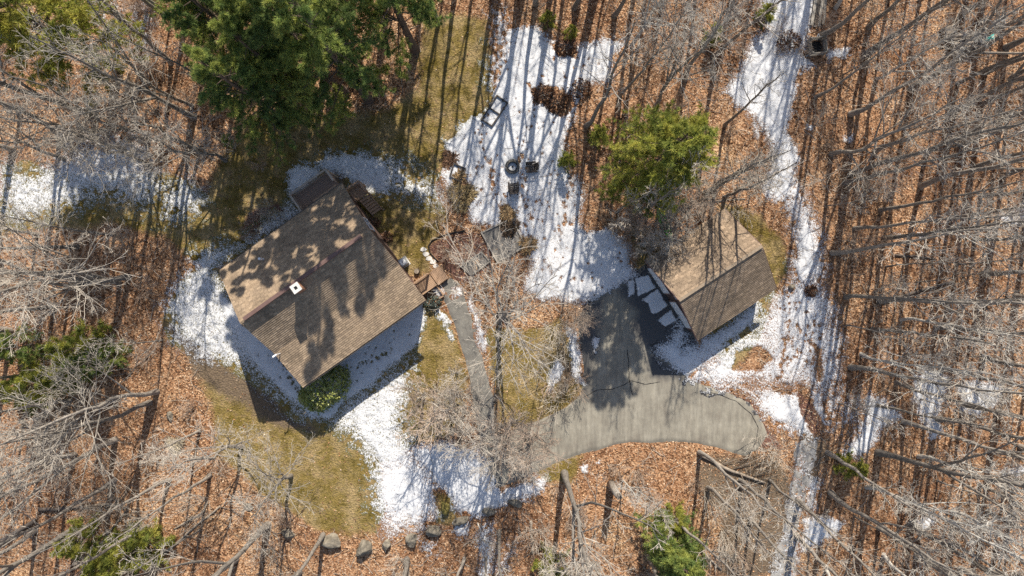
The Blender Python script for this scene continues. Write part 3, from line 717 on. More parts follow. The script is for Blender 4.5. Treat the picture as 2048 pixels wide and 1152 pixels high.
# ------------------------------------------------------------------ house
def shingles(name, parent, planes, cols, seed):
    """planes: (x0,x1, (ya,za) eave, (yb,zb) ridge); every shingle is a tilted tab with a lip"""
    r = np.random.default_rng(seed); V = []; C = []
    for x0, x1, (ya, za), (yb, zb), cc in planes:
        L = math.hypot(yb - ya, zb - za); n = int(round(L / 0.145)); ex = L / n
        dy, dz = (yb - ya) / L, (zb - za) / L
        ny, nz = -dz * (1 if dy > 0 else -1), abs(dy)
        for i in range(n):
            wv = 0.31; off = -r.uniform(0, wv)
            xs = np.arange(x0 + off, x1, wv); xe = np.minimum(xs + wv - 0.012, x1); xs = np.maximum(xs, x0)
            ok = xe - xs > 0.03; xs = xs[ok]; xe = xe[ok]
            s0 = i * ex - 0.004; s1 = min((i + 1) * ex + 0.03, L)
            for a, b_ in zip(xs, xe):
                h0 = 0.032 + r.uniform(0, 0.008); h1 = 0.006
                p = lambda x, s, h: (x, ya + dy * s + ny * h, za + dz * s + nz * h)
                V.append([p(a, s0, 0), p(b_, s0, 0), p(b_, s0, h0), p(a, s0, h0), p(b_, s1, h1), p(a, s1, h1)])
                C.append(np.array(cc[r.integers(0, len(cc))]) * r.uniform(0.86, 1.12))
    V = np.array(V); n = len(V); b0 = np.arange(n)[:, None] * 6
    F = np.concatenate([b0 + np.array([[0, 1, 2, 3]]), b0 + np.array([[3, 2, 4, 5]])], 1).reshape(-1, 4)
    C = np.repeat(np.c_[np.array(C), np.ones(n)], 2, 0)
    o = link(name, mesh_np(name, V.reshape(-1, 3), F, M['shingle'], False, {'col': ('FACE', C)}), parent); o['kind'] = 'stuff'
    return o
HA = math.atan2(0.58, 0.815)
hx = -10.75 * 0.815 + -8.0 * 0.58; hy = -10.75 * 0.58 - -8.0 * 0.815
house = thing('house', 'brown shingle-roofed house with a long ridge vent and white chimney', 'house', (hx, hy, 0), HA)
X0, X1 = -5.35, 5.3
PR = [(4.92, 4.0), (0.62, 6.6), (-2.12, 4.62), (-5.16, 3.8)]
MB().prism([(-4.8, -0.2), (4.5, -0.2), (4.5, 4.05), (0.62, 6.36), (-2.12, 4.40), (-4.8, 3.7)], -5.0, 4.95).build('wall', M['siding'], house)
roof = MB()
def slab(mb, a, b_, x0, x1, th=0.12):
    (ya, za), (yb, zb) = a, b_
    mb.add([(x0, ya, za), (x1, ya, za), (x1, yb, zb), (x0, yb, zb), (x0, ya, za - th), (x1, ya, za - th), (x1, yb, zb - th), (x0, yb, zb - th)],
           [(0, 1, 2, 3), (7, 6, 5, 4), (0, 4, 5, 1), (1, 5, 6, 2), (2, 6, 7, 3), (3, 7, 4, 0)])
RC = [(0.345, 0.255, 0.17), (0.29, 0.215, 0.147), (0.39, 0.29, 0.195), (0.32, 0.238, 0.16)]
mb = MB()
prof = [(y, z) for y, z in PR] + [(y, z - 0.14) for y, z in PR[::-1]]
mb.prism(prof, X0, X1); roof = mb.build('roof', M['fascia'], house)
shingles('shingles', roof, [(X0, X1, PR[0], PR[1], RC), (X0, X1, PR[2], PR[1], RC), (X0, X1, PR[3], PR[2], RC)], RC, 11)
b_ = MB(); b_.box((-0.15, 0.60, 6.70), (9.5, 0.18, 0.28)); b_.build('ridge_vent', M['fascia'], roof)
b_ = MB(); b_.box((-0.15, 0.62, 6.86), (9.54, 0.25, 0.03)); b_.build('ridge_cap', M['fascia'], roof)
# chimney: centre on the lower side of the ridge
def hl(px, py, z):
    x, y, _ = W(px, py, z); dx, dy = x - hx, y - hy
    c, s = math.cos(HA), math.sin(HA); return (dx * c + dy * s, -dx * s + dy * c)
cx, cy = hl(592, 576, 7.35)
ch = MB().box((cx, cy, 6.5), (0.50, 0.50, 1.7)).build('chimney', M['brick'], roof)
MB().lathe([(0.14, -0.05), (0.40, -0.05), (0.40, 0.0), (0.36, 0.06), (0.14, 0.06), (0.14, -0.05)], (cx, cy, 7.36), 4)
cb = MB()
for (ox, oy, lx, ly) in ((0, 0.205, 0.60, 0.19), (0, -0.205, 0.60, 0.19), (0.205, 0, 0.19, 0.22), (-0.205, 0, 0.19, 0.22)): cb.box((cx + ox, cy + oy, 7.38), (lx, ly, 0.08))
cb.build('chimney_cap', M['chimney'], ch)
MB().box((cx, cy, 7.355), (0.21, 0.21, 0.02)).build('flue', M['black'], ch)
fl = MB(); fl.box((cx + 0.28, cy - 0.02, 5.62), (0.06, 0.6, 0.4)); fl.box((cx, cy - 0.28, 5.55), (0.62, 0.06, 0.4)); fl.build('flashing', M['metal'], ch)
vx, vy = hl(524, 518, 5.1)
MB().tube([(vx, vy, 4.6), (vx, vy, 5.65)], [0.09, 0.09], 10).build('vent_pipe', M['white'], roof)
vx, vy = hl(560, 707, 4.6)
ms = MB(); ms.tube([(vx, vy, 4.2), (vx, vy, 5.35)], [0.035, 0.035], 8); ms.tube([(vx, vy, 5.3), (vx - 0.25, vy, 5.38), (vx - 0.32, vy, 5.22)], [0.06, 0.06, 0.05], 8)
ms.build('service_mast', M['white'], roof)
# gutters and bargeboards
MB().box((0, -5.215, 3.70), (10.6, 0.10, 0.11)).build('gutter', M['darktimber'], house)
MB().box((0, 4.975, 3.90), (10.6, 0.10, 0.11)).build('gutter', M['darktimber'], house)
def window(parent, face, u, z, wd, ht, off):
    """face 'x-','x+','y-','y+' of the wall in the parent's frame"""
    ax = {'y-': (0, -1), 'y+': (0, 1), 'x-': (-1, 0), 'x+': (1, 0)}[face]
    rz = math.atan2(ax[1], ax[0]) - math.pi / 2
    c = (u, off, z) if face[0] == 'y' else (off, u, z)
    R = Matrix.Rotation(rz, 3, 'Z')
    mb = MB()
    for dx, dz, sx, sz in ((0, ht / 2, wd + .12, .07), (0, -ht / 2, wd + .16, .09), (wd / 2, 0, .07, ht), (-wd / 2, 0, .07, ht), (0, 0, .045, ht)):
        mb.box(Vector(c) + R @ Vector((dx, 0.03, dz)), (sx, .07, sz), M=R)
    f = mb.build('window', M['white'], parent)
    MB().box(Vector(c) + R @ Vector((0, 0.012, 0)), (wd - .07, .02, ht - .08), M=R).build('pane', M['glass'], f)
for u in (-3.6, -1.2, 1.4, 3.6): window(house, 'y-', u, 2.6, 1.1, 1.2, -4.8); window(house, 'y-', u, 0.75, 0.9, 0.6, -4.8)
for u in (-2.8, 2.4): window(house, 'x-', u, 2.6, 1.0, 1.2, -5.0)
for u in (-2.2, 1.8): window(house, 'x+', u, 2.6, 1.0, 1.2, 4.95)
for u in (-3.6, -1.4): window(house, 'y+', u, 2.7, 1.1, 1.2, 4.5)
d = MB().box((3.0, 4.53, 3.85), (1.6, .06, 2.0)).build('door', M['white'], house); d.location.z = -0.95
d = MB().box((4.98, -3.4, 1.6), (.06, .95, 2.05)).build('door', M['fascia'], house)
MB().box((5.02, -3.75, 1.6), (.05, .05, .05)).build('handle', M['metal'], d)

# elevated deck with railings
deck = thing('wooden_deck', 'brown elevated wooden deck with baluster railing against the house', 'deck', (hx, hy, 0), HA)
def hp(px, py, z): return hl(px, py, z)
dx0, dy1 = hl(577.6, 389, 3.55); dx1, _ = hl(651, 337, 3.55)
dy0 = 4.56; DZ = 2.65
boards = MB(); yy = dy0
while yy < dy1 - 0.05:
    boards.box(((dx0 + dx1) / 2, yy + 0.068, DZ - 0.02 + random.uniform(-.003, .003)), (dx1 - dx0, 0.13, 0.035)); yy += 0.142
boards.build('deck_boards', M['deckwood'], deck, kind='stuff')
for x in (dx0 + .07, (dx0 + dx1) / 2, dx1 - .07):
    MB().box((x, dy1 - .06, (DZ + 1.0) / 2), (0.12, 0.12, DZ + 1.0)).build('post', M['rail'], deck)
for x in (dx0 + .02, dx1 - .02): MB().box((x, (dy0 + dy1) / 2, DZ - .14), (0.05, dy1 - dy0, 0.2)).build('beam', M['deckwood'], deck)
MB().box(((dx0 + dx1) / 2, dy1 - .01, DZ - .14), (dx1 - dx0, 0.05, 0.2)).build('beam', M['deckwood'], deck)
def railing(parent, a, b_, z0, z1, mat, step=0.13, name='rail', top=0.14):
    MB().bar((a[0], a[1], z0 + .95), (b_[0], b_[1], z1 + .95), top, 0.045).build(name, mat, parent)
    MB().bar((a[0], a[1], z0 + .12), (b_[0], b_[1], z1 + .12), 0.05, 0.07).build(name, mat, parent)
    L = math.hypot(b_[0] - a[0], b_[1] - a[1]); n = int(L / step); mb = MB()
    ang = math.atan2(b_[1] - a[1], b_[0] - a[0])
    for i in range(1, n):
        t = i / n; x = a[0] + (b_[0] - a[0]) * t; y = a[1] + (b_[1] - a[1]) * t; z = z0 + (z1 - z0) * t
        mb.box((x, y, z + .53), (0.045, 0.045, 0.80), ang)
    mb.build('balusters', mat, parent, kind='stuff')
railing(deck, (dx0 + .07, dy1 - .06), (dx1 - .07, dy1 - .06), DZ, DZ, M['rail'])
railing(deck, (dx0 + .04, dy0 + .1), (dx0 + .04, dy1 - .14), DZ, DZ, M['rail'])
railing(deck, (dx1 - .04, dy0 + 1.0), (dx1 - .04, dy1 - .14), DZ, DZ, M['rail'])
bn = MB(); bn.box(((dx0 + dx1) / 2 + .45, dy0 + 0.62, DZ + .44), (2.0, .42, .05)); bn.build('bench', M['rampwood'], deck)
for sx in (-.8, .8): MB().box(((dx0 + dx1) / 2 + .45 + sx, dy0 + .62, DZ + .2), (.08, .36, .43)).build('bench_leg', M['deckwood'], deck)
# stairs beside the deck, coming down along the right gable
st = thing('deck_stairs', 'weathered wooden landing and steps at the top corner of the house', 'stairs', (hx, hy, 0), HA)
lx0, ly0 = hl(690, 384, 2.0); 
LZ = 1.5
for i in range(8):
    MB().box((5.08 + .145 * i, 4.36, LZ), (0.13, 0.95, 0.04), random.uniform(-.015, .015)).build('landing_board', M['rampwood'], st)
for (x, y) in ((5.05, 4.8), (6.15, 4.8), (6.15, 3.95), (5.2, 3.95)): MB().box((x, y, (LZ + .9) / 2), (.1, .1, LZ + .9)).build('post', M['rampwood'], st)
railing(st, (5.05, 4.84), (6.15, 4.84), LZ - .1, LZ - .1, M['rampwood']); railing(st, (6.19, 4.8), (6.19, 3.95), LZ - .1, LZ - .1, M['rampwood'])
for i in range(6):
    MB().box((5.75, 3.75 - .2 * i, LZ - .22 - .22 * i), (0.8, 0.2, 0.045)).build('tread', M['rampwood'], st)
for x in (5.33, 6.17):
    MB().bar((x, 3.88, LZ - .1), (x, 2.6, -0.02), .05, .2).build('stringer', M['deckwood'], st)

# ramp and front platform
rp = thing('entry_ramp', 'tan wooden entry ramp and platform on the right side of the house', 'ramp', (hx, hy, 0), HA)
def quad_pts(pxs, z): return [hl(x, y, z) for x, y in pxs]
A = quad_pts([(833.8, 563), (857, 547.7), (874.6, 569.4), (851, 586)], 0.75)
x0 = 4.97; x1 = sum(p[0] for p in A[1:3]) / 2; y0 = (A[2][1] + A[3][1]) / 2; y1 = (A[0][1] + A[1][1]) / 2
n = 9
for i in range(n):
    wv = (y1 - y0) / n
    MB().box(((x0 + x1) / 2, y0 + wv * (i + .5), 0.62), (x1 - x0 - .02, wv - .012, .04)).build('board', M['rampwood'], rp)
MB().box(((x0 + x1) / 2, (y0 + y1) / 2, 0.35), (x1 - x0 - .1, y1 - y0 - .1, .48)).build('base', M['deckwood'], rp)
railing(rp, (x0, y1 - .03), (x1 - .04, y1 - .03), 0.64, 0.64, M['rampwood'], top=0.1)
MB().box((x1 - .05, y1 - .03, 0.9), (.09, .09, 1.5)).build('post', M['rampwood'], rp)
B = quad_pts([(858, 547.7), (882.4, 533), (895.4, 554.6), (874.6, 569.4)], 0.45)
xb0 = x1 + .03; xb1 = (B[1][0] + B[2][0]) / 2; n = 8
for i in range(n):
    wv = (xb1 - xb0) / n
    MB().box((xb0 + wv * (i + .5), (y0 + y1) / 2, 0.43), (wv - .012, y1 - y0 + .1, .04)).build('board', M['rampwood'], rp)
MB().box(((xb0 + xb1) / 2, (y0 + y1) / 2, 0.2), (xb1 - xb0 - .1, y1 - y0 - .05, .40)).build('base', M['deckwood'], rp)

def line_box(name, parent, a, b_, wd, ht, mat, z0=0.0, px=True):
    A = W(*a) if px else a; B = W(*b_) if px else b_
    return MB().bar((A[0], A[1], z0 + ht / 2), (B[0], B[1], z0 + ht / 2), wd, ht).build(name, mat, parent)
pb = thing('planter_edging', 'low tan timber edging around the snow beside the entry ramp', 'edging')
line_box('timber', pb, (875, 572), (888, 590), .11, .28, M['rampwood']); line_box('timber', pb, (888, 591), (879, 597), .11, .24, M['rampwood'])
ub = thing('utility_box', 'pale grey air conditioner box beside the right gable of the house', 'utility box', W(808, 525)[:2] + (0,), HA)
MB().box((0, 0, .35), (.62, .62, .7)).build('case', M['metal'], ub, bevel=.03)
fn = MB().lathe([(0.24, .70), (.24, .73), (.18, .735), (.05, .72)], n=14).build('fan_guard', M['white'], ub)
MB().box((0, 0, -.02), (.75, .75, .1)).build('base', M['chimney'], ub)
# stepping stones below the curved bed
for i, (px, py) in enumerate([(847, 499), (852, 508), (858, 517), (866, 524), (872, 532)]):
    x, y, _ = W(px, py); mb = MB(); k = 7
    pts = [(x + .27 * math.cos(a) * random.uniform(.75, 1.1), y + .2 * math.sin(a) * random.uniform(.75, 1.1)) for a in np.linspace(0, 2 * math.pi, k, endpoint=False)]
    mb.add([(*p, -.03) for p in pts] + [(*p, .055) for p in pts], [tuple(range(k))[::-1], tuple(range(k, 2 * k))] + [(j, (j + 1) % k, k + (j + 1) % k, k + j) for j in range(k)])
    o = mb.build('stepping_stone', M['chimney'])
    nm = ['farthest from', 'second farthest from', 'middle one leading to', 'second nearest to', 'nearest to'][i]
    tag(o, f'pale snow-dusted stepping stone, {nm} the entry ramp', 'stepping stone', 'stepping stones beside the curved bed')
# curved black edging of the bed
pts = [(930, 462), (905, 466), (880, 473), (864, 482), (857, 492), (860, 506), (870, 517), (877, 524)]
P = [W(*p) for p in pts]
tag(MB().tube([(p[0], p[1], .06) for p in P], [.05] * len(P), 6).build('bed_edging', M['black'], smooth=True), 'curved black edging around the reddish mulch bed', 'edging')

# ------------------------------------------------------------------ garage
GA = math.atan2(0.548, 0.836)
gx_ = 12.6 * .836 + 7.1 * .548; gy_ = 12.6 * .548 - 7.1 * .836
garage = thing('garage', 'detached brown gabled garage with two white overhead doors', 'garage', (gx_, gy_, 0), GA)
GP = [(3.43, 2.45), (0.04, 4.8), (-3.47, 2.4)]
GX0, GX1 = -3.4, 3.45
MB().prism([(-3.12, -.2), (3.1, -.2), (3.1, 2.5), (.04, 4.62), (-3.12, 2.45)], -3.08, 3.15).build('wall', M['siding'], garage)
gr = MB().prism(GP + [(y, z - .14) for y, z in GP[::-1]], GX0, GX1).build('roof', M['fascia'], garage)
GC = [(0.32, 0.238, 0.162), (0.265, 0.197, 0.137), (0.37, 0.275, 0.19), (0.295, 0.218, 0.15)]
shingles('shingles', gr, [(GX0, GX1, GP[0], GP[1], GC), (GX0, GX1, GP[2], GP[1], GC)], GC, 12)
rc = MB(); 
for i in range(22):
    x = GX0 + (i + .5) * (GX1 - GX0) / 22
    rc.box((x, .04, 4.832 + random.uniform(0, .01)), (.33, .20, .025))
rc.build('ridge_cap', M['ridge'], gr)
for (ya, yb) in ((2.70, 0.42), (-.34, -2.72)):
    dr = MB(); dr.box((-3.13, (ya + yb) / 2, 1.03), (.05, abs(ya - yb), 2.06)); door = dr.build('garage_door', M['white'], garage)
    for r_ in range(4):
        for c_ in range(4):
            wv = abs(ya - yb) / 4
            MB().box((-3.165, min(ya, yb) + wv * (c_ + .5), .27 + .515 * r_), (.03, wv - .1, .40)).build('panel', M['white'], door)
    MB().box((-3.19, (ya + yb) / 2, .5), (.03, .16, .05)).build('handle', M['metal'], door)
    fr = MB(); fr.box((-3.12, ya + .06, 1.05), (.10, .12, 2.1)); fr.box((-3.12, yb - .06, 1.05), (.10, .12, 2.1)); fr.box((-3.12, (ya + yb) / 2, 2.14), (.10, abs(ya - yb) + .24, .14))
    fr.build('door_frame', M['fascia'], garage)
for i, y in enumerate(np.arange(-2.9, 3.0, .3)):
    top = 2.35 + (2.2 * (1 - abs(y - .04) / 3.1)); 
    if top > 2.5: MB().box((-3.095, y, (2.24 + top) / 2), (.02, .035, top - 2.24)).build('batten', M['fascia'], garage)
window(garage, 'x-', 0.30, 3.15, .62, .8, -3.08)
for yv, zz in ((1.7, 1.4), (-1.5, 1.4)): window(garage, 'x+', yv, zz, .9, .9, 3.15)
for ux in (-1.2, 1.4): window(garage, 'y-', ux, 1.4, .9, .9, -3.12)
for s in (1, -1):
    a, b2 = ((3.46, 2.42), (0.04, 4.79)) if s == 1 else ((-3.50, 2.37), (.04, 4.79))
    MB().bar((GX0 - .02, a[0], a[1] - .07), (GX0 - .02, b2[0], b2[1] - .07), .05, .18).build('bargeboard', M['fascia'], garage)
    MB().bar((GX1 + .02, a[0], a[1] - .07), (GX1 + .02, b2[0], b2[1] - .07), .05, .18).build('bargeboard', M['fascia'], garage)

# ------------------------------------------------------------------ yard objects
def chair(px, py, rz, label):
    t = thing('garden_chair', label, 'chair', W(px, py)[:2] + (0.05,), rz, 'chairs around the fire pit')
    # faces +y; seat .38, slanted slatted back at -y
    for i in range(5):
        y = .28 - .125 * i; z = .40 - .03 * i
        MB().box((0, y, z), (.54, .11, .025)).build('seat_slat', M['chair'], t)
    for i in range(5):
        x = (i - 2) * .115; h = .80 - .05 * abs(i - 2)
        MB().bar((x, -.24, .26), (x, -.24 - .42 * h, .26 + .88 * h), .10, .022, up=(0, 1, 0.4)).build('back_slat', M['chair'], t)
    MB().bar((-.29, -.46, .66), (.29, -.46, .66), .05, .06).build('back_brace', M['chair'], t)
    for s in (-1, 1):
        MB().box((s * .345, .02, .57), (.14, .78, .03)).build('arm', M['chair'], t, bevel=.008)
        MB().box((s * .30, .33, .28), (.05, .09, .56)).build('leg', M['chair'], t)
        MB().bar((s * .30, .36, .36), (s * .30, -.52, .03), .045, .12).build('leg', M['chair'], t)
    return t
chair(1062, 337, math.radians(95), 'dark slatted garden chair standing right of the fire pit')
chair(1027, 377, math.radians(3), 'dark slatted garden chair standing below the fire pit')
fp = thing('fire_pit', 'round dark stone fire pit ring with snow inside it', 'fire pit', W(1025, 334)[:2] + (0,))
for k in range(14):
    a = 2 * math.pi * k / 14; R = Matrix.Rotation(a, 3, 'Z')
    for lv in range(2):
        a2 = a + lv * math.pi / 14; R = Matrix.Rotation(a2, 3, 'Z')
        MB().box(R @ Vector((.45, 0, .09 + .17 * lv)), (.20, .205, .165), M=R, j=.008).build('stone', M['firering'], fp)
MB().lathe([(0.36, .1), (.36, .40), (.34, .40), (.34, .1)], n=28).build('liner', M['black'], fp, smooth=True)
MB().lathe([(0.0, .15), (.15, .16), (.35, .11)], n=20).build('snow_bed', M['packsnow'], fp, smooth=True)
MB().tube([(-.05, .03, .16), (.07, .0, .24)], [.05, .045], 7).build('charred_log', M['black'], fp)

def frame_bed(name, label, cat, corners, divs, mat, ht=.25, wd=.09, gravel=None):
    t = thing(name, label, cat, W(*np.mean(corners, 0))[:2] + (0,))
    ox, oy = t.location.x, t.location.y
    k = len(corners)
    pts = [W(*c) for c in corners]
    for i in range(k):
        a, b_ = Vector(pts[i]), Vector(pts[(i + 1) % k]); d = (b_ - a).normalized() * wd * .5 * (1 if i % 2 else -1)
        MB().bar((a.x - ox - d.x, a.y - oy - d.y, ht / 2), (b_.x - ox + d.x, b_.y - oy + d.y, ht / 2), wd, ht).build('timber', mat, t)
    for a, b_ in divs:
        a, b_ = W(*a), W(*b_); MB().bar((a[0] - ox, a[1] - oy, ht / 2 - .01), (b_[0] - ox, b_[1] - oy, ht / 2 - .01), wd * .9, ht * .95).build('timber', mat, t)
    if gravel:
        P = WP(corners); n = 14; V = []
        for i in range(n + 1):
            for j in range(n + 1):
                u, v = i / n, j / n
                p = (1 - u) * (1 - v) * P[0] + u * (1 - v) * P[1] + u * v * P[2] + (1 - u) * v * P[3]
                V.append((p[0] - ox, p[1] - oy, gravel + random.uniform(-.012, .012)))
        idx = np.arange((n + 1) ** 2).reshape(n + 1, n + 1)
        q = np.stack([idx[:-1, :-1], idx[1:, :-1], idx[1:, 1:], idx[:-1, 1:]], -1).reshape(-1, 4)
        link('gravel_fill', mesh_np('gravel_fill', V, q, M['gravel'], True), t)
    return t
frame_bed('cold_frame', 'dark two-compartment wooden garden frame lying on the snow', 'garden frame', [(994, 192), (1015, 207), (984, 253), (963, 240)], [((979, 216.4), (998, 229))], M['darktimber'], .22, .09)
frame_bed('raised_bed', 'small square dark raised bed holding a dead plant', 'raised bed', [(908.6, 327.7), (931.5, 338), (922, 364), (900, 353.5)], [], M['darktimber'], .24, .07)
frame_bed('gravel_plot', 'large timber-edged gravel plot at the lower edge of the snowy yard', 'garden plot', [(963.3, 465.6), (1023, 437), (1052, 492), (994.6, 524)], [], M['timber'], .16, .11, .06)
frame_bed('gravel_plot', 'smaller divided gravel plot with pale timber edging near the ramp', 'garden plot', [(921.7, 533), (962.7, 504), (980, 523), (944, 550)], [((949, 515), (960, 536))], M['timber'], .14, .10, .055)

def grass_clump(px, py, r, h, label, n=420, cols=((0.42, 0.28, 0.14), (0.55, 0.40, 0.22), (0.32, 0.2, 0.1))):
    rg = np.random.default_rng(int(px * 7 + py)); n = int(n * 1.8)
    a = rg.uniform(0, 6.283, n); q = np.sqrt(rg.random(n)) * r * (1 + .25 * np.sin(3 * a + px))
    c = np.stack([q * np.cos(a), q * np.sin(a), h * .4 * np.sqrt(np.clip(1 - (q / r) ** 2 * .7, 0, 1)) * rg.uniform(.3, 1, n)], 1)
    b = rg.uniform(0, 6.283, n) ; l = rg.uniform(.10, .26, n)
    dr = np.stack([np.cos(b), np.sin(b), rg.uniform(-.1, .7, n)], 1); dr[:, :2] += c[:, :2] / r * .7
    tip = c + dr * l[:, None]; sd = np.stack([-np.sin(b), np.cos(b), np.zeros(n)], 1) * .028; mid = (c + tip) / 2 + np.array([0, 0, .02])
    V = np.stack([c - sd * .5, c + sd * .5, mid + sd, tip, mid - sd], 1).reshape(-1, 3); F = np.arange(n * 5).reshape(-1, 5)
    C = np.c_[np.array(cols)[rg.integers(0, len(cols), n)] * rg.uniform(.7, 1.2, n)[:, None], np.ones(n)]
    o = link('grass_clump', mesh_np('grass_clump', V, F, M['drygrass'], False, {'col': ('FACE', C)}))
    o.location = (*W(px, py)[:2], 0.0)
    return tag(o, label, 'dead grass clump')
grass_clump(1014, 428, .45, .7, 'tan dead grass clump at the top corner of the large gravel plot')
grass_clump(1056, 490, .55, .7, 'tan dead grass clump at the right corner of the large gravel plot')
grass_clump(1018, 456, .6, .5, 'dark dead clump inside the large gravel plot', cols=((0.06, .045, .03), (.13, .09, .06), (.2, .13, .08)))
grass_clump(921, 352, .4, .6, 'dead brown plant standing in the small square raised bed', 200)
grass_clump(924, 392, .95, .7, 'wide mound of dead grass just below the small raised bed', 700, ((0.34, .25, .12), (.45, .35, .18), (.24, .17, .09)))
grass_clump(900, 318, .5, .4, 'low dead brown clump left of the small raised bed', 380, ((.12, .07, .045), (.22, .13, .08)))
grass_clump(352, 888, .5, .8, 'straw coloured grass clump standing in the lower left woods', 400, ((.45, .38, .27), (.55, .48, .36)))

# compost bin of slats
cbn = thing('slatted_bin', 'open square bin of weathered wooden slats at the edge of the snow strip', 'bin', W(1630, 96)[:2] + (0,), math.radians(6))
for k in range(4):
    R = Matrix.Rotation(k * math.pi / 2, 3, 'Z')
    for z in range(4):
        MB().box(R @ Vector((0, .58, .1 + z * .19)), (1.24 if k % 2 else 1.16, .035, .14), M=R, j=.008).build('slat', M['timber'], cbn)
    MB().box(R @ Vector((.55, .55, .42)), (.09, .09, .9), M=R).build('post', M['timber'], cbn)
MB().lathe([(0, .10), (.3, .12), (.52, .05)], n=12).build('contents', M['black'], cbn)
MB().tube([(-.1, .62, .7), (0, .80, .8), (.1, .62, .7)], [.02, .02, .02], 6).build('handle', M['white'], cbn)

def log_mb(L, r, seed, ends=True):
    rg = np.random.default_rng(seed); k = 9; t = np.linspace(-.5, .5, k)
    P = np.stack([t * L, np.cumsum(rg.normal(0, L * .008, k)), r + rg.normal(0, .01, k)], 1)
    R = r * (1 - .35 * (t + .5)) * rg.uniform(.9, 1.08, k)
    mb = MB(); mb.tube(P, R, 8); return mb
def fallen(px0, py0, px1, py1, r, mat, label, seed, stubs=4):
    a, b_ = Vector(W(px0, py0)), Vector(W(px1, py1)); L = (b_ - a).length; c = (a + b_) / 2
    t = thing('fallen_log', label, 'log', (c.x, c.y, -.02), math.atan2(b_.y - a.y, b_.x - a.x))
    log_mb(L, r, seed).build('log', M[mat], t, smooth=True)
    rg = np.random.default_rng(seed + 5)
    for i in range(stubs):
        x = rg.uniform(-.2, .5) * L; s = rg.choice([-1, 1]); l = rg.uniform(.4, 1.6)
        MB().tube([(x, 0, r), (x + l * .5, s * l * .5, r * 1.3 + .1), (x + l * .9, s * l, r + .15 + l * .15)], [r * .35, r * .22, r * .1], 5).build('branch_stub', M[mat], t, smooth=True)
fallen(0, 1085, 75, 1040, .22, 'darklog', 'dark fallen trunk reaching the left edge near the bottom', 1, 2)
fallen(80, 1018, 165, 1012, .16, 'darklog', 'dark fallen log with stubs in the lower left woods', 2, 5)
fallen(165, 1012, 245, 1005, .13, 'deadlog', 'brown fallen log continuing right of the dark stubbed one', 3, 4)
fallen(200, 1090, 255, 1018, .10, 'deadlog', 'grey fallen pole below the dark log at lower left', 4, 2)
fallen(320, 1110, 440, 1010, .10, 'deadlog', 'long grey fallen pole between bottom left pine and mossy lawn', 5, 3)
fallen(0, 715, 70, 690, .13, 'deadlog', 'pale fallen limb at the left edge beside young pines', 6, 2)
fallen(955, 1045, 972, 1090, .05, 'palebark', 'short pale stick pointing down from the row of boulders', 7, 0)
fallen(973, 1112, 975, 1160, .12, 'deadlog', 'grey log end lying at the bottom edge in speckled snow', 8, 0)
fallen(1062, 1040, 1066, 1105, .12, 'deadlog', 'pale upright-lying log at bottom centre of the woods', 9, 1)
fallen(1146, 1110, 1158, 1150, .11, 'palebark', 'pale peeled log at the bottom edge, left of a pair', 10, 0)
fallen(1160, 1105, 1168, 1150, .11, 'palebark', 'pale peeled log at the bottom edge, right of a pair', 11, 0)
fallen(1183, 1122, 1202, 1152, .12, 'deadlog', 'brown leaning log just right of the pale peeled pair', 12, 0)
fallen(1355, 408, 1490, 401, .08, 'deadlog', 'long pole lying above the garage roof', 13, 3)
fallen(1400, 910, 1530, 962, .14, 'deadlog', 'pale fallen trunk below the right end of the driveway', 14, 5)
fallen(1750, 604, 1905, 560, .14, 'darklog', 'dark fallen trunk lying in the right hand woods', 15, 4)
fallen(1790, 510, 1870, 520, .09, 'darklog', 'thin dark fallen pole right of the snow strip', 16, 3)
fallen(410, 1020, 350, 1060, .09, 'deadlog', 'short grey fallen pole below the lower lawn', 17, 2)
fallen(1340, 1037, 1440, 1140, .12, 'deadlog', 'pale slanting fallen trunk above the bottom green pine', 18, 4)
fallen(640, 790, 655, 813, .015, 'palebark', 'thin pale pole leaning off the rhododendron', 19, 0)
# log pile with tarp
lp = thing('log_pile', 'stack of cut logs in the top right woods beside a teal tarp', 'log pile', W(1925, 88)[:2] + (0,), math.radians(4))
k_ = 0
for lv, nn in enumerate((6, 5, 4)):
    for i in range(nn):
        y = (i - (nn - 1) / 2) * .3; mb = log_mb(2.3 + random.uniform(-.3, .2), .14, 40 + k_); o = mb.build('log', M['deadlog'], lp, smooth=True)
        o.location = (random.uniform(-.1, .1), y, .26 * lv); k_ += 1
tp = MB(); n = 7
for i in range(n):
    for j in range(5): tp.v.append((1.5 + i * .13, .28 + (j - 2) * .13, .34 + .06 * math.sin(i * 1.7 + j) + random.uniform(-.02, .02) - .05 * abs(j - 2)))
for i in range(n - 1):
    for j in range(4): tp.f.append((i * 5 + j, (i + 1) * 5 + j, (i + 1) * 5 + j + 1, i * 5 + j + 1))
o = tp.build('teal_tarp', M['teal'], smooth=True); o.location = lp.location; o.rotation_euler = lp.rotation_euler
sm = o.modifiers.new('thickness', 'SOLIDIFY'); sm.thickness = .02
tag(o, 'small bright teal tarp folded over the end of the log pile', 'tarp')
bx = thing('wooden_box', 'dark brown wooden box under branches left of the log pile', 'box', W(1890, 66)[:2] + (0,), .2)
MB().box((0, 0, .35), (.8, .6, .7)).build('case', M['darklog'], bx); MB().box((0, 0, .72), (.86, .66, .05)).build('lid', M['deadlog'], bx)
# stack of old planks near the top
ps = thing('plank_stack', 'stack of mossy old planks at the top edge beside the snow strip', 'plank stack', W(1637, 18)[:2] + (0,), math.radians(82))
for i in range(8):
    MB().box((random.uniform(-.15, .15), (i % 4 - 1.5) * .26, .08 + .1 * (i // 4)), (2.6, .22, .07), random.uniform(-.05, .05)).build('plank', M['timber' if i % 3 else 'darktimber'], ps)
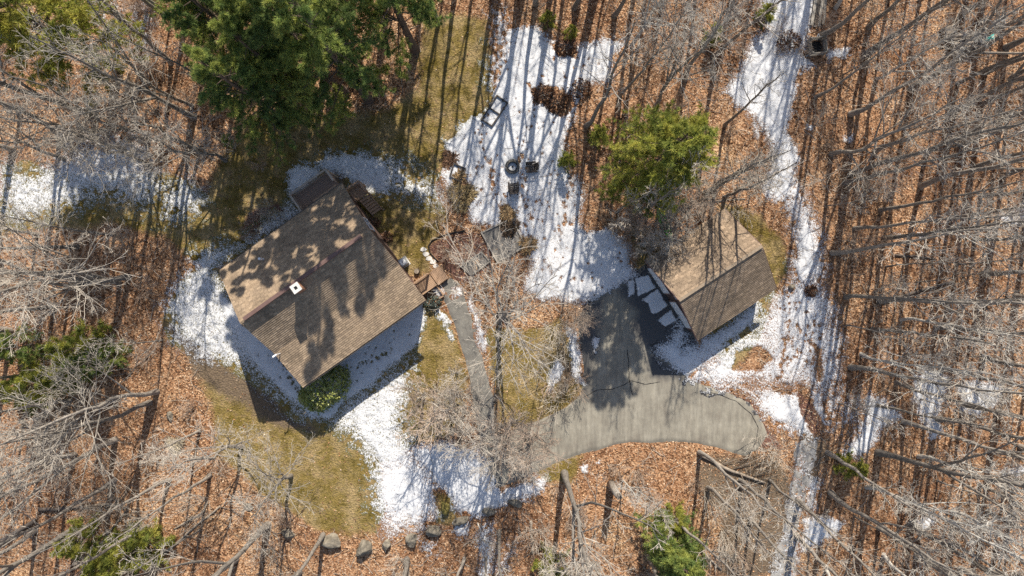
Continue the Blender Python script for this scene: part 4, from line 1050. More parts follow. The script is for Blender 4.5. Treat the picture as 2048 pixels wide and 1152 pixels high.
# kayak
ky = thing('kayak', 'bright green kayak lying among brush above the garage', 'kayak', W(1328, 449)[:2] + (0,), math.atan2(-(478 - 420), 1340 - 1314))
L = 2.75; k = 15; V = []; ns = 10
for i in range(k):
    t = i / (k - 1) * 2 - 1; wv = .30 * (1 - abs(t) ** 2.6) + .012; hv = .30
    zb = .02 + .10 * abs(t) ** 3
    for j in range(ns):
        a = 2 * math.pi * j / ns
        zz = zb + .15 + .15 * math.sin(a) * (1 if math.sin(a) < 0 else .75)
        V.append((t * L / 2, wv * math.cos(a), zz))
F = [(i * ns + j, i * ns + (j + 1) % ns, (i + 1) * ns + (j + 1) % ns, (i + 1) * ns + j) for i in range(k - 1) for j in range(ns)] + [tuple(range(ns))[::-1], tuple((k - 1) * ns + j for j in range(ns))]
MB().add(V, F).build('hull', M['green'], ky, smooth=True)
def ell(rx, ry, z, n=18, th=.04):
    mb = MB(); 
    mb.add([(rx * math.cos(2 * math.pi * i / n), ry * math.sin(2 * math.pi * i / n), z) for i in range(n)] + [(rx * math.cos(2 * math.pi * i / n), ry * math.sin(2 * math.pi * i / n), z - th) for i in range(n)],
           [tuple(range(n))] + [(i, (i + 1) % n, n + (i + 1) % n, n + i) for i in range(n)]); return mb
c = ell(.42, .19, .30); c.build('cockpit', M['darkgreen'], ky)
MB().tube([(.46 * math.cos(a), .22 * math.sin(a), .295) for a in np.linspace(0, 2 * math.pi, 20)], [.025] * 20, 6).build('coaming', M['darkgreen'], ky, smooth=True)
for s in (-1, 1): MB().bar((s * .5, 0, .285), (s * 1.2, 0, .275), .05, .03).build('deck_stripe', M['darkgreen'], ky)
MB().box((-.15, 0, .33), (.12, .26, .12)).build('seat', M['darkgreen'], ky, bevel=.02)
tag(MB().bar((*W(1341, 443)[:2], .05), (*W(1353, 469)[:2], .09), .22, .07).build('split_plank', M['rampwood']), 'short tan plank lying just right of the green kayak', 'plank')

# boulders
def boulder(px, py, wd, dp, ht, rz, seed, mat, label):
    bm = bmesh.new(); bmesh.ops.create_icosphere(bm, subdivisions=4, radius=1.0)
    rg = np.random.default_rng(seed); dirs = rg.normal(0, 1, (11, 3)); dirs /= np.linalg.norm(dirs, axis=1, keepdims=True); ds = rg.uniform(.48, .85, 11)
    offs = rg.uniform(0, 50, 3)
    for v in bm.verts:
        p = np.array(v.co); p = p / np.linalg.norm(p)
        rr = 1.0
        for d_, s_ in zip(dirs, ds):
            c = p @ d_
            if c > .05: rr = min(rr, s_ / c)
        n_ = float(fbm(np.array([p[0] * 2 + offs[0] + p[2]]), np.array([p[1] * 2 + offs[1] - p[2]]), 1.0, 4, 33)[0])
        rr *= 1 + .16 * n_
        v.co = Vector((p[0] * rr * wd / 2, p[1] * rr * dp / 2, p[2] * rr * ht * .62 + ht * .24))
    me = bpy.data.meshes.new('boulder'); bm.to_mesh(me); bm.free(); me.materials.append(M[mat])
    for p in me.polygons: p.use_smooth = False
    o = link('boulder', me); o.location = (*W(px, py)[:2], 0); o.rotation_euler = (0, 0, rz)
    tag(o, label, 'boulder', 'row of boulders below the lawn')
boulder(664, 1078, 2.1, 1.15, 1.0, -.1, 1, 'rock', 'long pale boulder at the left end of the boulder row')
boulder(729, 1094, 1.35, 1.25, 1.25, .6, 2, 'rock', 'tall pale boulder with a dark shadow, second of the row')
boulder(774, 1088, .9, .85, .7, .2, 3, 'rock', 'small boulder right of the tall pale one')
boulder(825, 1080, 1.05, 1.1, .75, .9, 4, 'rock', 'grey wedge-shaped boulder below the speckled snow')
boulder(864, 1060, 1.5, 1.3, .8, .3, 5, 'rock', 'flat-topped grey boulder in the middle of the row')
boulder(889, 1014, .85, 1.2, .7, .1, 6, 'mossrock', 'yellow mossy boulder between the two snow fields')
boulder(920, 1040, 1.5, .8, .6, .25, 7, 'rock', 'low boulder below the bright snow patch')
boulder(976, 1023, 1.25, .75, .65, .3, 8, 'rock', 'dark boulder at the lower edge of bright snow')
boulder(1030, 1004, 1.15, .8, .6, -.2, 9, 'rock', 'boulder at the right end of the boulder row')
boulder(577, 1068, 1.2, .8, .6, -.2, 10, 'rock', 'boulder half hidden under bare branches, left of the row')
boulder(498, 1012, 1.0, .55, .4, -.6, 11, 'rock', 'slanting pale boulder on leaves at the lower lawn edge')
boulder(342, 830, .5, .9, .4, 0, 12, 'rock', 'small grey boulder in the lower left woods')
boulder(1584, 574, .6, .5, .4, 0, 13, 'rock', 'dark small boulder in snow right of the garage')

# ------------------------------------------------------------------ trees
def norm(v): return v / (np.linalg.norm(v, axis=-1, keepdims=True) + 1e-9)
def children(P, R, L, m, tr, ang, lf, K2, up, jit, rr, rg, rmin=0.009, tip=0.35, lt=0.55, bias=None):
    N, K, _ = P.shape
    t = tr[0] + (tr[1] - tr[0]) * (np.arange(m)[None] + rg.random((N, m))) / m
    f = t * (K - 1); i = np.clip(f.astype(int), 0, K - 2); w_ = f - i; ni = np.arange(N)[:, None]
    base = P[ni, i] * (1 - w_[..., None]) + P[ni, i + 1] * w_[..., None]
    tan = norm(P[ni, i + 1] - P[ni, i])
    rb = R[ni, i] * (1 - w_) + R[ni, i + 1] * w_
    az = np.arange(m)[None] * 2.4 + rg.uniform(0, 6.28, (N, 1)) + rg.normal(0, .5, (N, m))
    ref = np.where(np.abs(tan[..., 2:3]) > .9, np.array([1., 0, 0]), np.array([0, 0, 1.]))
    a = norm(np.cross(tan, ref)); b = np.cross(tan, a)
    an = rg.uniform(ang[0], ang[1], (N, m))
    d = np.cos(an)[..., None] * tan + np.sin(an)[..., None] * (np.cos(az)[..., None] * a + np.sin(az)[..., None] * b)
    Ln = L[:, None] * lf * (1 - lt * (t - tr[0]) / (tr[1] - tr[0] + 1e-6)) * rg.uniform(.6, 1.25, (N, m))
    r0 = np.maximum(np.minimum(rb * rr * rg.uniform(.7, 1.1, (N, m)), rb * .9), rmin)
    d = d.reshape(-1, 3); p = base.reshape(-1, 3); Ln = Ln.ravel(); r0 = r0.ravel()
    pts = [p]
    for k in range(K2 - 1):
        d = norm(d + np.array([0, 0, up / K2]) + rg.normal(0, jit, d.shape)); p = p + d * (Ln / (K2 - 1))[:, None]; pts.append(p)
    Pn = np.stack(pts, 1)
    Rn = np.maximum(r0[:, None] * np.linspace(1, tip, K2)[None], rmin * .75)
    return Pn, Rn, Ln
def lean_trunk(H, r0, rg, K=11, wob=.05, lean=(0, 0)):
    t = np.linspace(0, 1, K)
    x = np.cumsum(rg.normal(0, wob, K)) * H / 18; y = np.cumsum(rg.normal(0, wob, K)) * H / 18
    x -= x[0]; y -= y[0]
    P = np.stack([x + lean[0] * t ** 1.3, y + lean[1] * t ** 1.3, -.15 + t * (H + .15)], 1)
    R = r0 * (1 - .80 * t ** .9); R[0] *= 1.45; R[1] *= 1.05
    return P[None], R[None]
def decid(seed, H, r0, cb, nb, ang, bl, n2, n3, n4, up=.25, jit=.10, forks=0, rmin=.0085, wob=.10):
    rg = np.random.default_rng(seed)
    TP, TR = lean_trunk(H, r0, rg, wob=wob)
    trunk_parts = [tube_np(TP, TR, 8)]
    if forks:   # co-dominant leaders leave the trunk low down
        FP, FR, FL = children(TP, TR, np.array([H]), forks, (cb * .55, cb), (.28, .5), .55, 9, .5, .06, .75, rg, tip=.2, lt=.1)
        trunk_parts.append(tube_np(FP, FR, 7))
    parts = []
    P1, R1, L1 = children(TP, TR, np.array([bl]), nb, (cb, .985), ang, 1.0, 8, up, jit, .55, rg, rmin=.022, tip=.25)
    if forks:
        Pf, Rf, Lf = children(FP, FR, FL * 0 + bl * .8, max(4, nb // (forks + 1)), (.25, .98), ang, 1.0, 8, up, jit, .6, rg, rmin=.02, tip=.25)
        P1 = np.concatenate([P1, Pf]); R1 = np.concatenate([R1, Rf]); L1 = np.concatenate([L1, Lf])
    parts.append(tube_np(P1, R1, 5))
    P2, R2, L2 = children(P1, R1, L1, n2, (.22, .97), (.45, .95), .52, 6, .15, .13, .6, rg, rmin=.014)
    parts.append(tube_np(P2, R2, 4))
    P3, R3, L3 = children(P2, R2, L2, n3, (.2, .98), (.4, .9), .55, 4, .1, .16, .65, rg, rmin=rmin)
    parts.append(tube_np(P3, R3, 3))
    if n4:
        P4, R4, L4 = children(P3, R3, L3, n4, (.25, .98), (.4, .9), .6, 3, .05, .18, .7, rg, rmin=rmin * .8)
        parts.append(tube_np(P4, R4, 3))
    nq = sum(len(f) for f in parts[0][1]); mg = merge(parts); fm = np.ones(sum(len(f) for f in mg[1]), int); fm[:nq] = 0
    return merge(trunk_parts), mg, fm
def variant(name, args, barkm, twigm):
    (tv, tf), (bv, bf), fm = decid(*args[0], **args[1])
    return mesh_np('trunk_' + name, tv, tf, M[barkm], True), mesh_np('crown_' + name, bv, bf, [M[barkm], M[twigm]], False, face_mat=fm)
D = lambda *a, **k: (a, k)
VAR = {}
#                    seed  H   r0  cb  nb  ang         bl  n2 n3 n4
FOREST = [D(101, 19, .18, .44, 17, (.45, .85), 3.2, 5, 3, 1), D(102, 20, .20, .46, 16, (.4, .8), 4.0, 5, 3, 1, forks=1), D(103, 18, .18, .46, 15, (.5, .9), 2.6, 5, 3, 1),
          D(104, 21, .22, .46, 17, (.4, .75), 4.4, 5, 3, 1, forks=2), D(105, 17, .14, .40, 15, (.5, .95), 2.3, 5, 3, 1), D(106, 19, .155, .42, 16, (.35, .7), 3.8, 5, 3, 1)]
for i, a in enumerate(FOREST): VAR['F%d' % i] = variant('forest%d' % i, a, 'bark', 'twig')
OPEN = [D(201, 16, .17, .28, 17, (.7, 1.15), 5.6, 7, 5, 2, up=.35, forks=2, jit=.17, wob=.2), D(202, 17, .165, .33, 17, (.65, 1.1), 5.2, 7, 5, 2, forks=2, up=.3, jit=.17, wob=.2), D(203, 15, .155, .25, 17, (.75, 1.2), 5.0, 7, 5, 2, up=.3, forks=3, jit=.2, wob=.25)]
for i, a in enumerate(OPEN): VAR['O%d' % i] = variant('open%d' % i, a, 'bark', 'twig')
VAR['P0'] = variant('pale0', D(301, 16, .13, .30, 18, (.5, .95), 4.6, 6, 5, 2, forks=2), 'palebark', 'palebark')
BUSHY = [D(401, 9, .13, .15, 22, (.35, .9), 3.9, 6, 3, 1, forks=3, rmin=.013, jit=.18), D(402, 10, .13, .18, 22, (.4, .95), 4.1, 6, 3, 1, forks=3, rmin=.013, jit=.18)]
for i, a in enumerate(BUSHY): VAR['B%d' % i] = variant('bushy%d' % i, a, 'bark', 'redtwig' if i else 'twig')
SAP = [D(501, 8, .05, .25, 14, (.4, .8), 1.7, 5, 4, 0), D(502, 10, .06, .35, 14, (.35, .7), 1.8, 5, 4, 0)]
for i, a in enumerate(SAP): VAR['S%d' % i] = variant('sapling%d' % i, a, 'bark', 'twig')
def shrub_mesh(seed, H, n):
    rg = np.random.default_rng(seed)
    a = rg.uniform(0, 6.28, n); P = []
    d = norm(np.stack([np.cos(a) * rg.uniform(.2, .9, n), np.sin(a) * rg.uniform(.2, .9, n), np.ones(n)], 1)); p = np.stack([np.cos(a) * .1, np.sin(a) * .1, np.full(n, -.05)], 1)
    for k in range(6): P.append(p); d = norm(d + rg.normal(0, .12, d.shape)); p = p + d * H / 5 * rg.uniform(.7, 1.1, (n, 1))
    P1 = np.stack(P, 1); R1 = np.linspace(.016, .008, 6)[None] * np.ones((n, 1))
    P2, R2, L2 = children(P1, R1, np.full(n, H), 6, (.3, .98), (.35, .8), .4, 4, .1, .15, .7, rg, rmin=.008)
    P3, R3, L3 = children(P2, R2, L2, 4, (.2, .98), (.35, .8), .5, 3, .1, .15, .7, rg, rmin=.007)
    return merge([tube_np(P1, R1, 4)]), merge([tube_np(P2, R2, 3), tube_np(P3, R3, 3)])
SHR = []
for i, (s, h, n) in enumerate(((601, 1.8, 14), (602, 2.4, 12), (603, 1.3, 16))):
    (a1, a2), (b1, b2) = shrub_mesh(s, h, n)
    mm = 'redtwig' if i != 1 else 'twig'
    SHR.append((mesh_np('stems', a1, a2, M[mm]), mesh_np('twigs', b1, b2, M[mm])))

def pine(seed, H, r0, cb, Lmax, tuft_cols, whorl=.62, per=5, blade=.24, gap=.0, nb2=9, shape=.75, ntuft=5, flat=.5):
    rg = np.random.default_rng(seed)
    TP, TR = lean_trunk(H, r0, rg, wob=.04)
    zs = np.arange(cb * H, H * .985, whorl); Ps = []; Rs = []; Ls = []
    for z in zs:
        u = (z - cb * H) / (H * (1 - cb)); prof = (1 - u) ** shape * (.75 + .25 * min(1, u * 5 + .3))
        k = max(3, int(per + rg.integers(-1, 2)))
        for j in range(k):
            if rg.random() < gap: continue
            a = rg.uniform(0, 6.283); L = max(.5, Lmax * prof * rg.uniform(.55, 1.15))
            zz = z + rg.uniform(-.2, .2)
            bx = np.interp(zz, TP[0, :, 2], TP[0, :, 0]); by = np.interp(zz, TP[0, :, 2], TP[0, :, 1])
            t = np.linspace(0, 1, 6); sl = .12 + .55 * u
            dz = L * (sl * t - (.28 - .15 * u) * t ** 2) + .0
            aa = a + rg.normal(0, .12) * t
            Ps.append(np.stack([bx + np.cos(aa) * L * t, by + np.sin(aa) * L * t, zz + dz], 1)); Rs.append(np.linspace(.012 * L + .012, .010, 6)); Ls.append(L)
    P1 = np.array(Ps); R1 = np.array(Rs); L1 = np.array(Ls)
    P2, R2, L2 = children(P1, R1, L1, nb2, (.30, 1.0), (.4, .95), .30, 4, .06, .10, .6, rg, rmin=.008, lt=.35)
    P2[:, 1:, 2] = P2[:, :1, 2] + (P2[:, 1:, 2] - P2[:, :1, 2]) * flat
    limb = merge([tube_np(P1, R1, 4), tube_np(P2, R2, 3)])
    # needle tufts along the branchlets
    N, K, _ = P2.shape
    t = np.linspace(.35, 1.0, ntuft)[None] + rg.uniform(-.08, .0, (N, ntuft)); f = np.clip(t, 0, 1) * (K - 1); i = np.clip(f.astype(int), 0, K - 2); w_ = (f - i)[..., None]; ni = np.arange(N)[:, None]
    c = (P2[ni, i] * (1 - w_) + P2[ni, i + 1] * w_).reshape(-1, 3); ax = norm((P2[ni, i + 1] - P2[ni, i]).reshape(-1, 3))
    c = c + rg.normal(0, .05, c.shape)
    n = len(c); nb = 14
    d = norm(ax[:, None] * .75 + norm(rg.normal(0, 1, (n, nb, 3))) * .95 + np.array([0, 0, .2]))
    l = blade * rg.uniform(.8, 1.35, (n, nb, 1))
    side = norm(np.cross(d, rg.normal(0, 1, (n, nb, 3)))) * .021
    b0 = c[:, None] + d * .01
    V = np.stack([b0 - side, b0 + side, b0 + d * l], 2).reshape(-1, 3)
    F = np.arange(n * nb * 3).reshape(-1, 3)
    nl = len(P1); bt = rg.integers(0, len(tuft_cols), nl); bi = np.repeat(np.arange(nl), len(P2) // nl * ntuft)
    tc = np.array(tuft_cols)[np.where(rg.random(n) < .65, bt[bi], rg.integers(0, len(tuft_cols), n))] * rg.uniform(.75, 1.25, (n, 1))
    C = np.repeat(np.c_[tc, np.ones(n)], nb, 0)
    return (mesh_np('trunk', *tube_np(TP, TR, 8), M['pinebark'], True), mesh_np('limbs', limb[0], limb[1], M['pinebark']),
            mesh_np('foliage', V, F, M['needles'], False, {'col': ('FACE', C)}))
GR1 = [(0.30, 0.36, 0.10), (0.20, 0.28, 0.09), (0.42, 0.45, 0.12), (0.16, 0.22, 0.075)]
GR2 = [(0.42, 0.42, 0.085), (0.34, 0.36, 0.08), (0.52, 0.49, 0.12), (0.25, 0.29, 0.075)]
PINE = {'T0': pine(701, 21, .30, .26, 4.6, GR1, nb2=11, whorl=.95, per=5, gap=.2, blade=.27, ntuft=6), 'T1': pine(702, 19, .26, .22, 4.3, GR1, nb2=11, whorl=.9, per=5, gap=.2, blade=.27, ntuft=6), 'R0': pine(703, 13, .2, .22, 3.6, GR2, whorl=.48, shape=.42, nb2=10),
        'Y0': pine(704, 5, .07, .08, 2.0, GR2, whorl=.42, nb2=6, ntuft=4), 'Y1': pine(705, 7, .09, .08, 2.4, GR1, whorl=.45, nb2=7, ntuft=4)}

# landmarks for telling the trees apart
LM = [(640, 560, 'the house'), (1430, 560, 'the garage'), (1976, 77, 'the teal tarp'), (1627, 95, 'the slatted bin'), (1328, 447, 'the green kayak'), (1025, 334, 'the fire pit'),
      (780, 1080, 'the boulder row'), (1500, 840, "the driveway's right end"), (1575, 1040, 'the gravel track'), (988, 222, 'the garden frame'), (30, 30, "the photo's top left corner"),
      (2020, 1120, "the photo's bottom right corner"), (30, 1120, "the photo's bottom left corner"), (2040, 576, "the photo's right edge"), (10, 576, "the photo's left edge"),
      (1330, 300, 'the round yellow-green pine'), (1580, 240, 'the snow strip'), (1870, 800, 'the white patch pair'), (620, 380, 'the wooden deck'), (640, 130, 'the tall pines'),
      (150, 730, 'the low young pines'), (950, 720, 'the grey footpath'), (1110, 870, 'the driveway bend'), (640, 785, 'the rhododendron'), (1340, 1110, 'the bottom green pine'), (1640, 1060, 'the trackside snow patch'),
      (2020, 300, "the upper right edge"), (240, 340, 'the upper left snow'), (1130, 90, 'the snowy yard'), (1640, 690, 'the snow behind the garage')]
ORD = [w_ + 'nearest' for w_ in ('', 'second ', 'third ', 'fourth ', 'fifth ', 'sixth ', 'seventh ', 'eighth ', 'ninth ', 'tenth ', 'eleventh ', 'twelfth ', 'thirteenth ', 'fourteenth ', 'fifteenth ', 'sixteenth ', 'seventeenth ', 'eighteenth ')]
TOPS = [(30, 'the top left pine'), (250, 'the upper left woods'), (480, "the pines' left half"), (750, "the pines' right half"), (1000, 'the snowy yard'), (1200, 'the pale-barked tree'), (1400, 'the upper middle woods'), (1560, 'the snow strip'), (1650, 'the slatted bin'), (1820, 'the upper right woods'), (1976, 'the teal tarp')]
REG = []
def register(o, px, py, adj, noun, group):
    """labels are settled once all are placed: landmark, direction and rank"""
    if not (-10 < px < 2058 and -10 < py < 1162):
        a, n = min(((abs(px - a), n) for a, n in TOPS)); REG.append((noun + adj, n, 'top', a + max(0, -py), o, adj, noun)); o['group'] = group; return
    d = [(math.hypot(px - a, py - b), a, b, n) for a, b, n in LM]; dd, a, b, n = min(d)
    vx, vy = px - a, py - b
    ang = math.degrees(math.atan2(vy, vx)) % 360
    wd = ['right of', 'below right of', 'below', 'below left of', 'left of', 'above left of', 'above', 'above right of'][int(((ang + 22.5) % 360) // 45)]
    REG.append((noun + adj, n, wd, dd, o, adj, noun)); o['group'] = group
def settle():
    from collections import defaultdict
    B = defaultdict(list)
    for r in REG: B[(r[0], r[1], r[2])].append(r)
    for k, L in B.items():
        L.sort(key=lambda r: r[3])
        for i, (_, n, wd, dd, o, adj, noun) in enumerate(L):
            o['label'] = f"{adj} {noun} {'past the top edge above' if wd == 'top' else wd} {n}" + (', ' + ORD[min(i, 17)] if len(L) > 1 else '')
def tree(px, py, var, s=1.0, rz=None, lean=(0, 0), adj='tall bare grey', noun='tree', group='bare trees of the woods', hs=1.0):
    x, y, _ = W(px, py)
    o = thing('bare_tree', '', 'tree', (x, y, -.05), 0)
    o.rotation_euler = (-lean[1], lean[0], 0); o.rotation_mode = 'XYZ'
    rzz = random.uniform(0, 6.283) if rz is None else rz
    # the parts turn about the trunk; the thing itself leans
    for nm, me in zip(('trunk', 'crown'), VAR[var]):
        c = link(nm, me, o); c.rotation_euler = (0, 0, rzz); c.scale = (s, s, s * hs)
        if nm == 'crown': c['kind'] = 'stuff'
    register(o, px, py, adj, noun, group); return o
def pinetree(px, py, var, s=1.0, adj='tall dark green', noun='pine', hs=1.0, lean=(0, 0)):
    x, y, _ = W(px, py)
    o = thing('pine_tree', '', 'pine tree', (x, y, -.05)); o.rotation_euler = (-lean[1], lean[0], 0)
    r_ = random.uniform(0, 6.283)
    for nm, me in zip(('trunk', 'limbs', 'foliage'), PINE[var]):
        c = link(nm, me, o); c.rotation_euler = (0, 0, r_); c.scale = (s, s, s * hs)
        if nm != 'trunk': c['kind'] = 'stuff'
    register(o, px, py, adj, noun, 'evergreens around the house'); return o
for px, py, v, s in ((738, 200, 'T0', 1.0), (580, 250, 'T1', .85), (650, 150, 'T0', .92), (690, 70, 'T1', 1.1), (830, 100, 'T0', .98), (545, 140, 'T1', .92), (490, 70, 'T1', .88), (775, 5, 'T1', 1.0), (600, 10, 'T0', .95), (690, 185, 'T0', .9), (618, 205, 'T1', .85)):
    pinetree(px, py, v, s)
pinetree(240, 138, 'R0', 1.15, 'broad yellow-green', 'pine')
o = pinetree(1280, 352, 'R0', 1.08, 'round yellow-green', 'pine')
for px, py, v, s, adj in ((1195, 275, 'Y0', .5, 'small sparse green'), (1133, 325, 'Y0', .45, 'small sparse green'), (195, 690, 'Y0', 1.05, 'low bushy green'), (225, 715, 'Y1', .75, 'low bushy green'), (105, 765, 'Y0', 1.1, 'low bushy green'), (150, 745, 'Y0', .9, 'low bushy green'),
                          (70, 690, 'Y1', .7, 'low bushy green'), (1322, 1062, 'Y1', 1.05, 'spreading dark green'), (1345, 1090, 'Y1', .95, 'spreading dark green'), (300, 1080, 'Y0', 1.15, 'low yellow-green'), (255, 1095, 'Y0', 1.0, 'low yellow-green'), (180, 1065, 'Y0', .8, 'low yellow-green'),
                          (1095, 45, 'Y0', .38, 'small sparse green'), (1140, 70, 'Y0', .33, 'small sparse green'), (1420, 75, 'Y0', .45, 'small sparse green'), (1525, 35, 'Y0', .45, 'small sparse green'), (1690, 925, 'Y0', .6, 'small sparse green'), (1345, 1030, 'Y0', .6, 'small sparse green'), (1105, 1125, 'Y0', .8, 'small sparse green')):
    pinetree(px, py, v, s, adj, 'young pine')

HERO = [
    # upper left
    (243, 35, 'F3', 1.0), (370, 52, 'F1', .95), (428, 88, 'F0', .9), (300, 268, 'O1', .9), (388, 235, 'F3', .9), (250, 300, 'O0', .95), (385, 212, 'O1', .8), (452, 322, 'O2', .85), (300, 330, 'O0', .8), (120, 270, 'F1', .9), (400, 300, 'O0', .8), (130, 320, 'O1', .75),
    # left
    (257, 553, 'O0', 1.1), (238, 566, 'O1', 1.0), (180, 560, 'F3', .9), (230, 470, 'F5', .7), (75, 470, 'F2', .7), (110, 610, 'F0', .9),
    # lower left
    (314, 783, 'O0', 1.05), (300, 805, 'O1', 1.05), (230, 880, 'F3', .9), (483, 893, 'O0', .90, .72), (582, 952, 'O1', .88, .70), (420, 950, 'F2', .7), (340, 960, 'F0', .75), (150, 910, 'F1', .9), (230, 960, 'F0', .9), (400, 860, 'F4', .7),
    # by the house and drive
    (999, 628, 'O0', 1.3, .8), (905, 780, 'O2', .66, .72), (885, 822, 'B1', 1.05), (930, 815, 'B0', 1.0), (850, 790, 'B1', .7), (1002, 850, 'O1', .78), (1022, 838, 'B1', 1.0), (1065, 855, 'B1', 1.0), (1040, 900, 'B0', .7), (915, 745, 'S1', .8), (1150, 640, 'B1', .55), (1000, 900, 'F4', .6), (1085, 720, 'S0', .6),
    (1262, 432, 'F2', .72), (1300, 398, 'F5', .75), (1338, 392, 'F2', .68), (1236, 425, 'F4', .7), (1215, 440, 'S1', .9),
    # garage
    (1286, 500, 'O2', .55, .8), (1306, 468, 'B0', .8), (1272, 472, 'B1', .65),
    (1416, 388, 'F5', .75), (1448, 396, 'F2', .75), (1318, 425, 'O2', .6, .75), (1385, 402, 'O2', .62, .8), (1352, 420, 'B1', .7), (1470, 380, 'B0', .6), (1265, 420, 'B1', .55), (1500, 390, 'S0', .9), (1345, 405, 'S1', .8),
    # upper middle
    (1312, 213, 'O1', .9), (1263, 92, 'P0', 1.0), (1240, 190, 'F5', .8), (1410, 385, 'F2', .8), (1430, 372, 'F0', .75), (1370, 160, 'F1', .85), (1450, 250, 'F2', .7),
    (1038, -22, 'F3', 1.0), (1072, 8, 'F1', .9), (1108, -42, 'F3', 1.05), (1148, 18, 'F0', .9), (1188, -14, 'F3', .95), (1228, 32, 'F1', .85), (1005, -60, 'F1', 1.0), (1130, -75, 'F0', 1.0), (1062, -90, 'F3', 1.0), (1210, -60, 'F1', 1.0), (985, -10, 'F2', .9),
    # right woods
    (1662, 308, 'O0', 1.0), (1735, 108, 'F3', 1.0), (1640, 72, 'F1', .95), (1700, 228, 'F0', 1.0), (1757, 603, 'F1', .9), (1722, 707, 'P0', .9), (1700, 735, 'F1', .9), (1755, 905, 'F3', 1.0), (1662, 985, 'F1', .95), (1822, 1048, 'F3', .9), (1598, 1002, 'F0', .85), (1592, 1068, 'F2', .9), (1702, 350, 'F1', 1.0), (1690, 365, 'F5', .95), (1800, 640, 'P0', .85), (1850, 470, 'P0', .8), (1760, 420, 'F5', .9),
    # lower right
    (1398, 905, 'F1', .75), (1415, 976, 'F0', .8), (1345, 1035, 'F2', .8), (1500, 1035, 'F5', .8), (1245, 962, 'P0', .45), (1300, 985, 'S1', .8), (1120, 1105, 'B0', .7), (1090, 1080, 'S0', .9), (1160, 1090, 'B0', .55), (1540, 960, 'F4', .8), (1480, 960, 'F2', .8), (1190, 1060, 'S0', .8),
]
AREA = {'O': 'broad spreading bare', 'F': 'tall bare grey', 'P': 'pale-barked bare', 'B': 'bushy bare', 'S': 'thin bare'}
GRP = {'O': 'broad bare trees', 'F': 'bare trees of the woods', 'P': 'pale-barked trees', 'B': 'bushy bare trees', 'S': 'bare saplings'}
placed = []
def put(px, py, v, s, hs=1.0):
    k = v[0]
    tree(px, py, v, s, lean=(random.gauss(0, .035), random.gauss(0, .035)), adj=AREA[k], noun='sapling' if k == 'S' else 'tree', group=GRP[k], hs=hs * random.uniform(.94, 1.06))
    placed.append((px, py))
for h in HERO: put(*h)
CLEAR = WP([(870, 60), (980, 10), (1030, 40), (1120, 60), (1250, 70), (1230, 130), (1180, 170), (1150, 250), (1170, 420), (1260, 460), (1300, 430), (1400, 400), (1470, 405), (1520, 400), (1530, 300), (1450, 190), (1500, 60), (1520, -60), (1640, -60), (1610, 150), (1600, 300), (1640, 420), (1665, 600), (1680, 780), (1650, 880), (1620, 1180), (1520, 1180), (1550, 930), (1450, 905), (1350, 890), (1200, 905), (1110, 950), (1090, 1000), (960, 1060), (760, 1075), (640, 1050), (500, 950), (430, 860), (400, 740), (320, 640), (310, 480), (0, 450), (0, 350), (300, 330), (430, 340), (490, 255), (540, 200), (500, 30), (560, -40), (860, -40)])
rg = np.random.default_rng(77)
pl = [W(*p)[:2] for p in placed]
cnt = 0
for _ in range(9000):
    if cnt >= 225: break
    x = rg.uniform(-47, 47); y = rg.uniform(-27, 47)
    px, py = 1024 + x * 26.25, 576 - y * 26.25
    if poly_sd(np.array([x]), np.array([y]), CLEAR)[0] > -.2: continue
    if y < 22 and (abs(x) > 39.5 or y < -22.5): continue
    if math.hypot(px - 1310, py - 320) < 150 or (px < 330 and py < 210) or y > 39 or abs(x) > 41: continue
    sp = 2.0 if px > 1600 else (2.7 if y > 23 else 2.7)
    if y < 0 and px < 1550: sp = 3.2
    if y > 22 and 380 < px < 900 and rg.random() < .6: continue
    if any((x - a) ** 2 + (y - b) ** 2 < sp * sp for a, b in pl): continue
    pl.append((x, y)); cnt += 1
    v = rg.choice(['F0', 'F1', 'F2', 'F3', 'F4', 'F5', 'F2', 'F4', 'S1', 'S0', 'P0' if px > 1600 else 'F1'])
    put(px, py, v, rg.uniform(.82, 1.05) * (1.1 if v[0] == 'S' else 1))
# shrubs of bare stems
cnt = 0
SP = [(205, 150), (330, 120), (470, 300), (520, 330), (1110, 650), (1130, 690), (1140, 620), (1120, 800), (1100, 770), (1150, 770), (960, 560), (930, 520), (900, 500), (1000, 560), (900, 420), (870, 440), (1180, 640), (1255, 500), (1280, 470), (1250, 440), (1480, 420), (560, 420), (530, 440), (510, 460), (1560, 60), (1560, 110), (1600, 95), (1520, 880), (1550, 900), (1060, 1060), (1150, 1010)]
for _ in range(4000):
    if len(SP) > 150: break
    x = rg.uniform(-39, 39); y = rg.uniform(-22, 22)
    if poly_sd(np.array([x]), np.array([y]), CLEAR)[0] > -.3: continue
    SP.append((1024 + x * 26.25, 576 - y * 26.25))
for i, (px, py) in enumerate(SP):
    x, y, _ = W(px, py); k = int(rg.integers(0, 3)); s = rg.uniform(.7, 1.3)
    o = thing('bare_shrub', '', 'shrub', (x, y, 0)); rz = rg.uniform(0, 6.28)
    for nm, me in zip(('stems', 'twigs'), SHR[k]):
        c = link(nm, me, o); c.rotation_euler = (0, 0, rz); c.scale = (s, s, s); c['kind'] = 'stuff'
    register(o, px, py, 'low twiggy bare' if k == 1 else 'low reddish bare', 'shrub', 'bare shrubs')
settle()
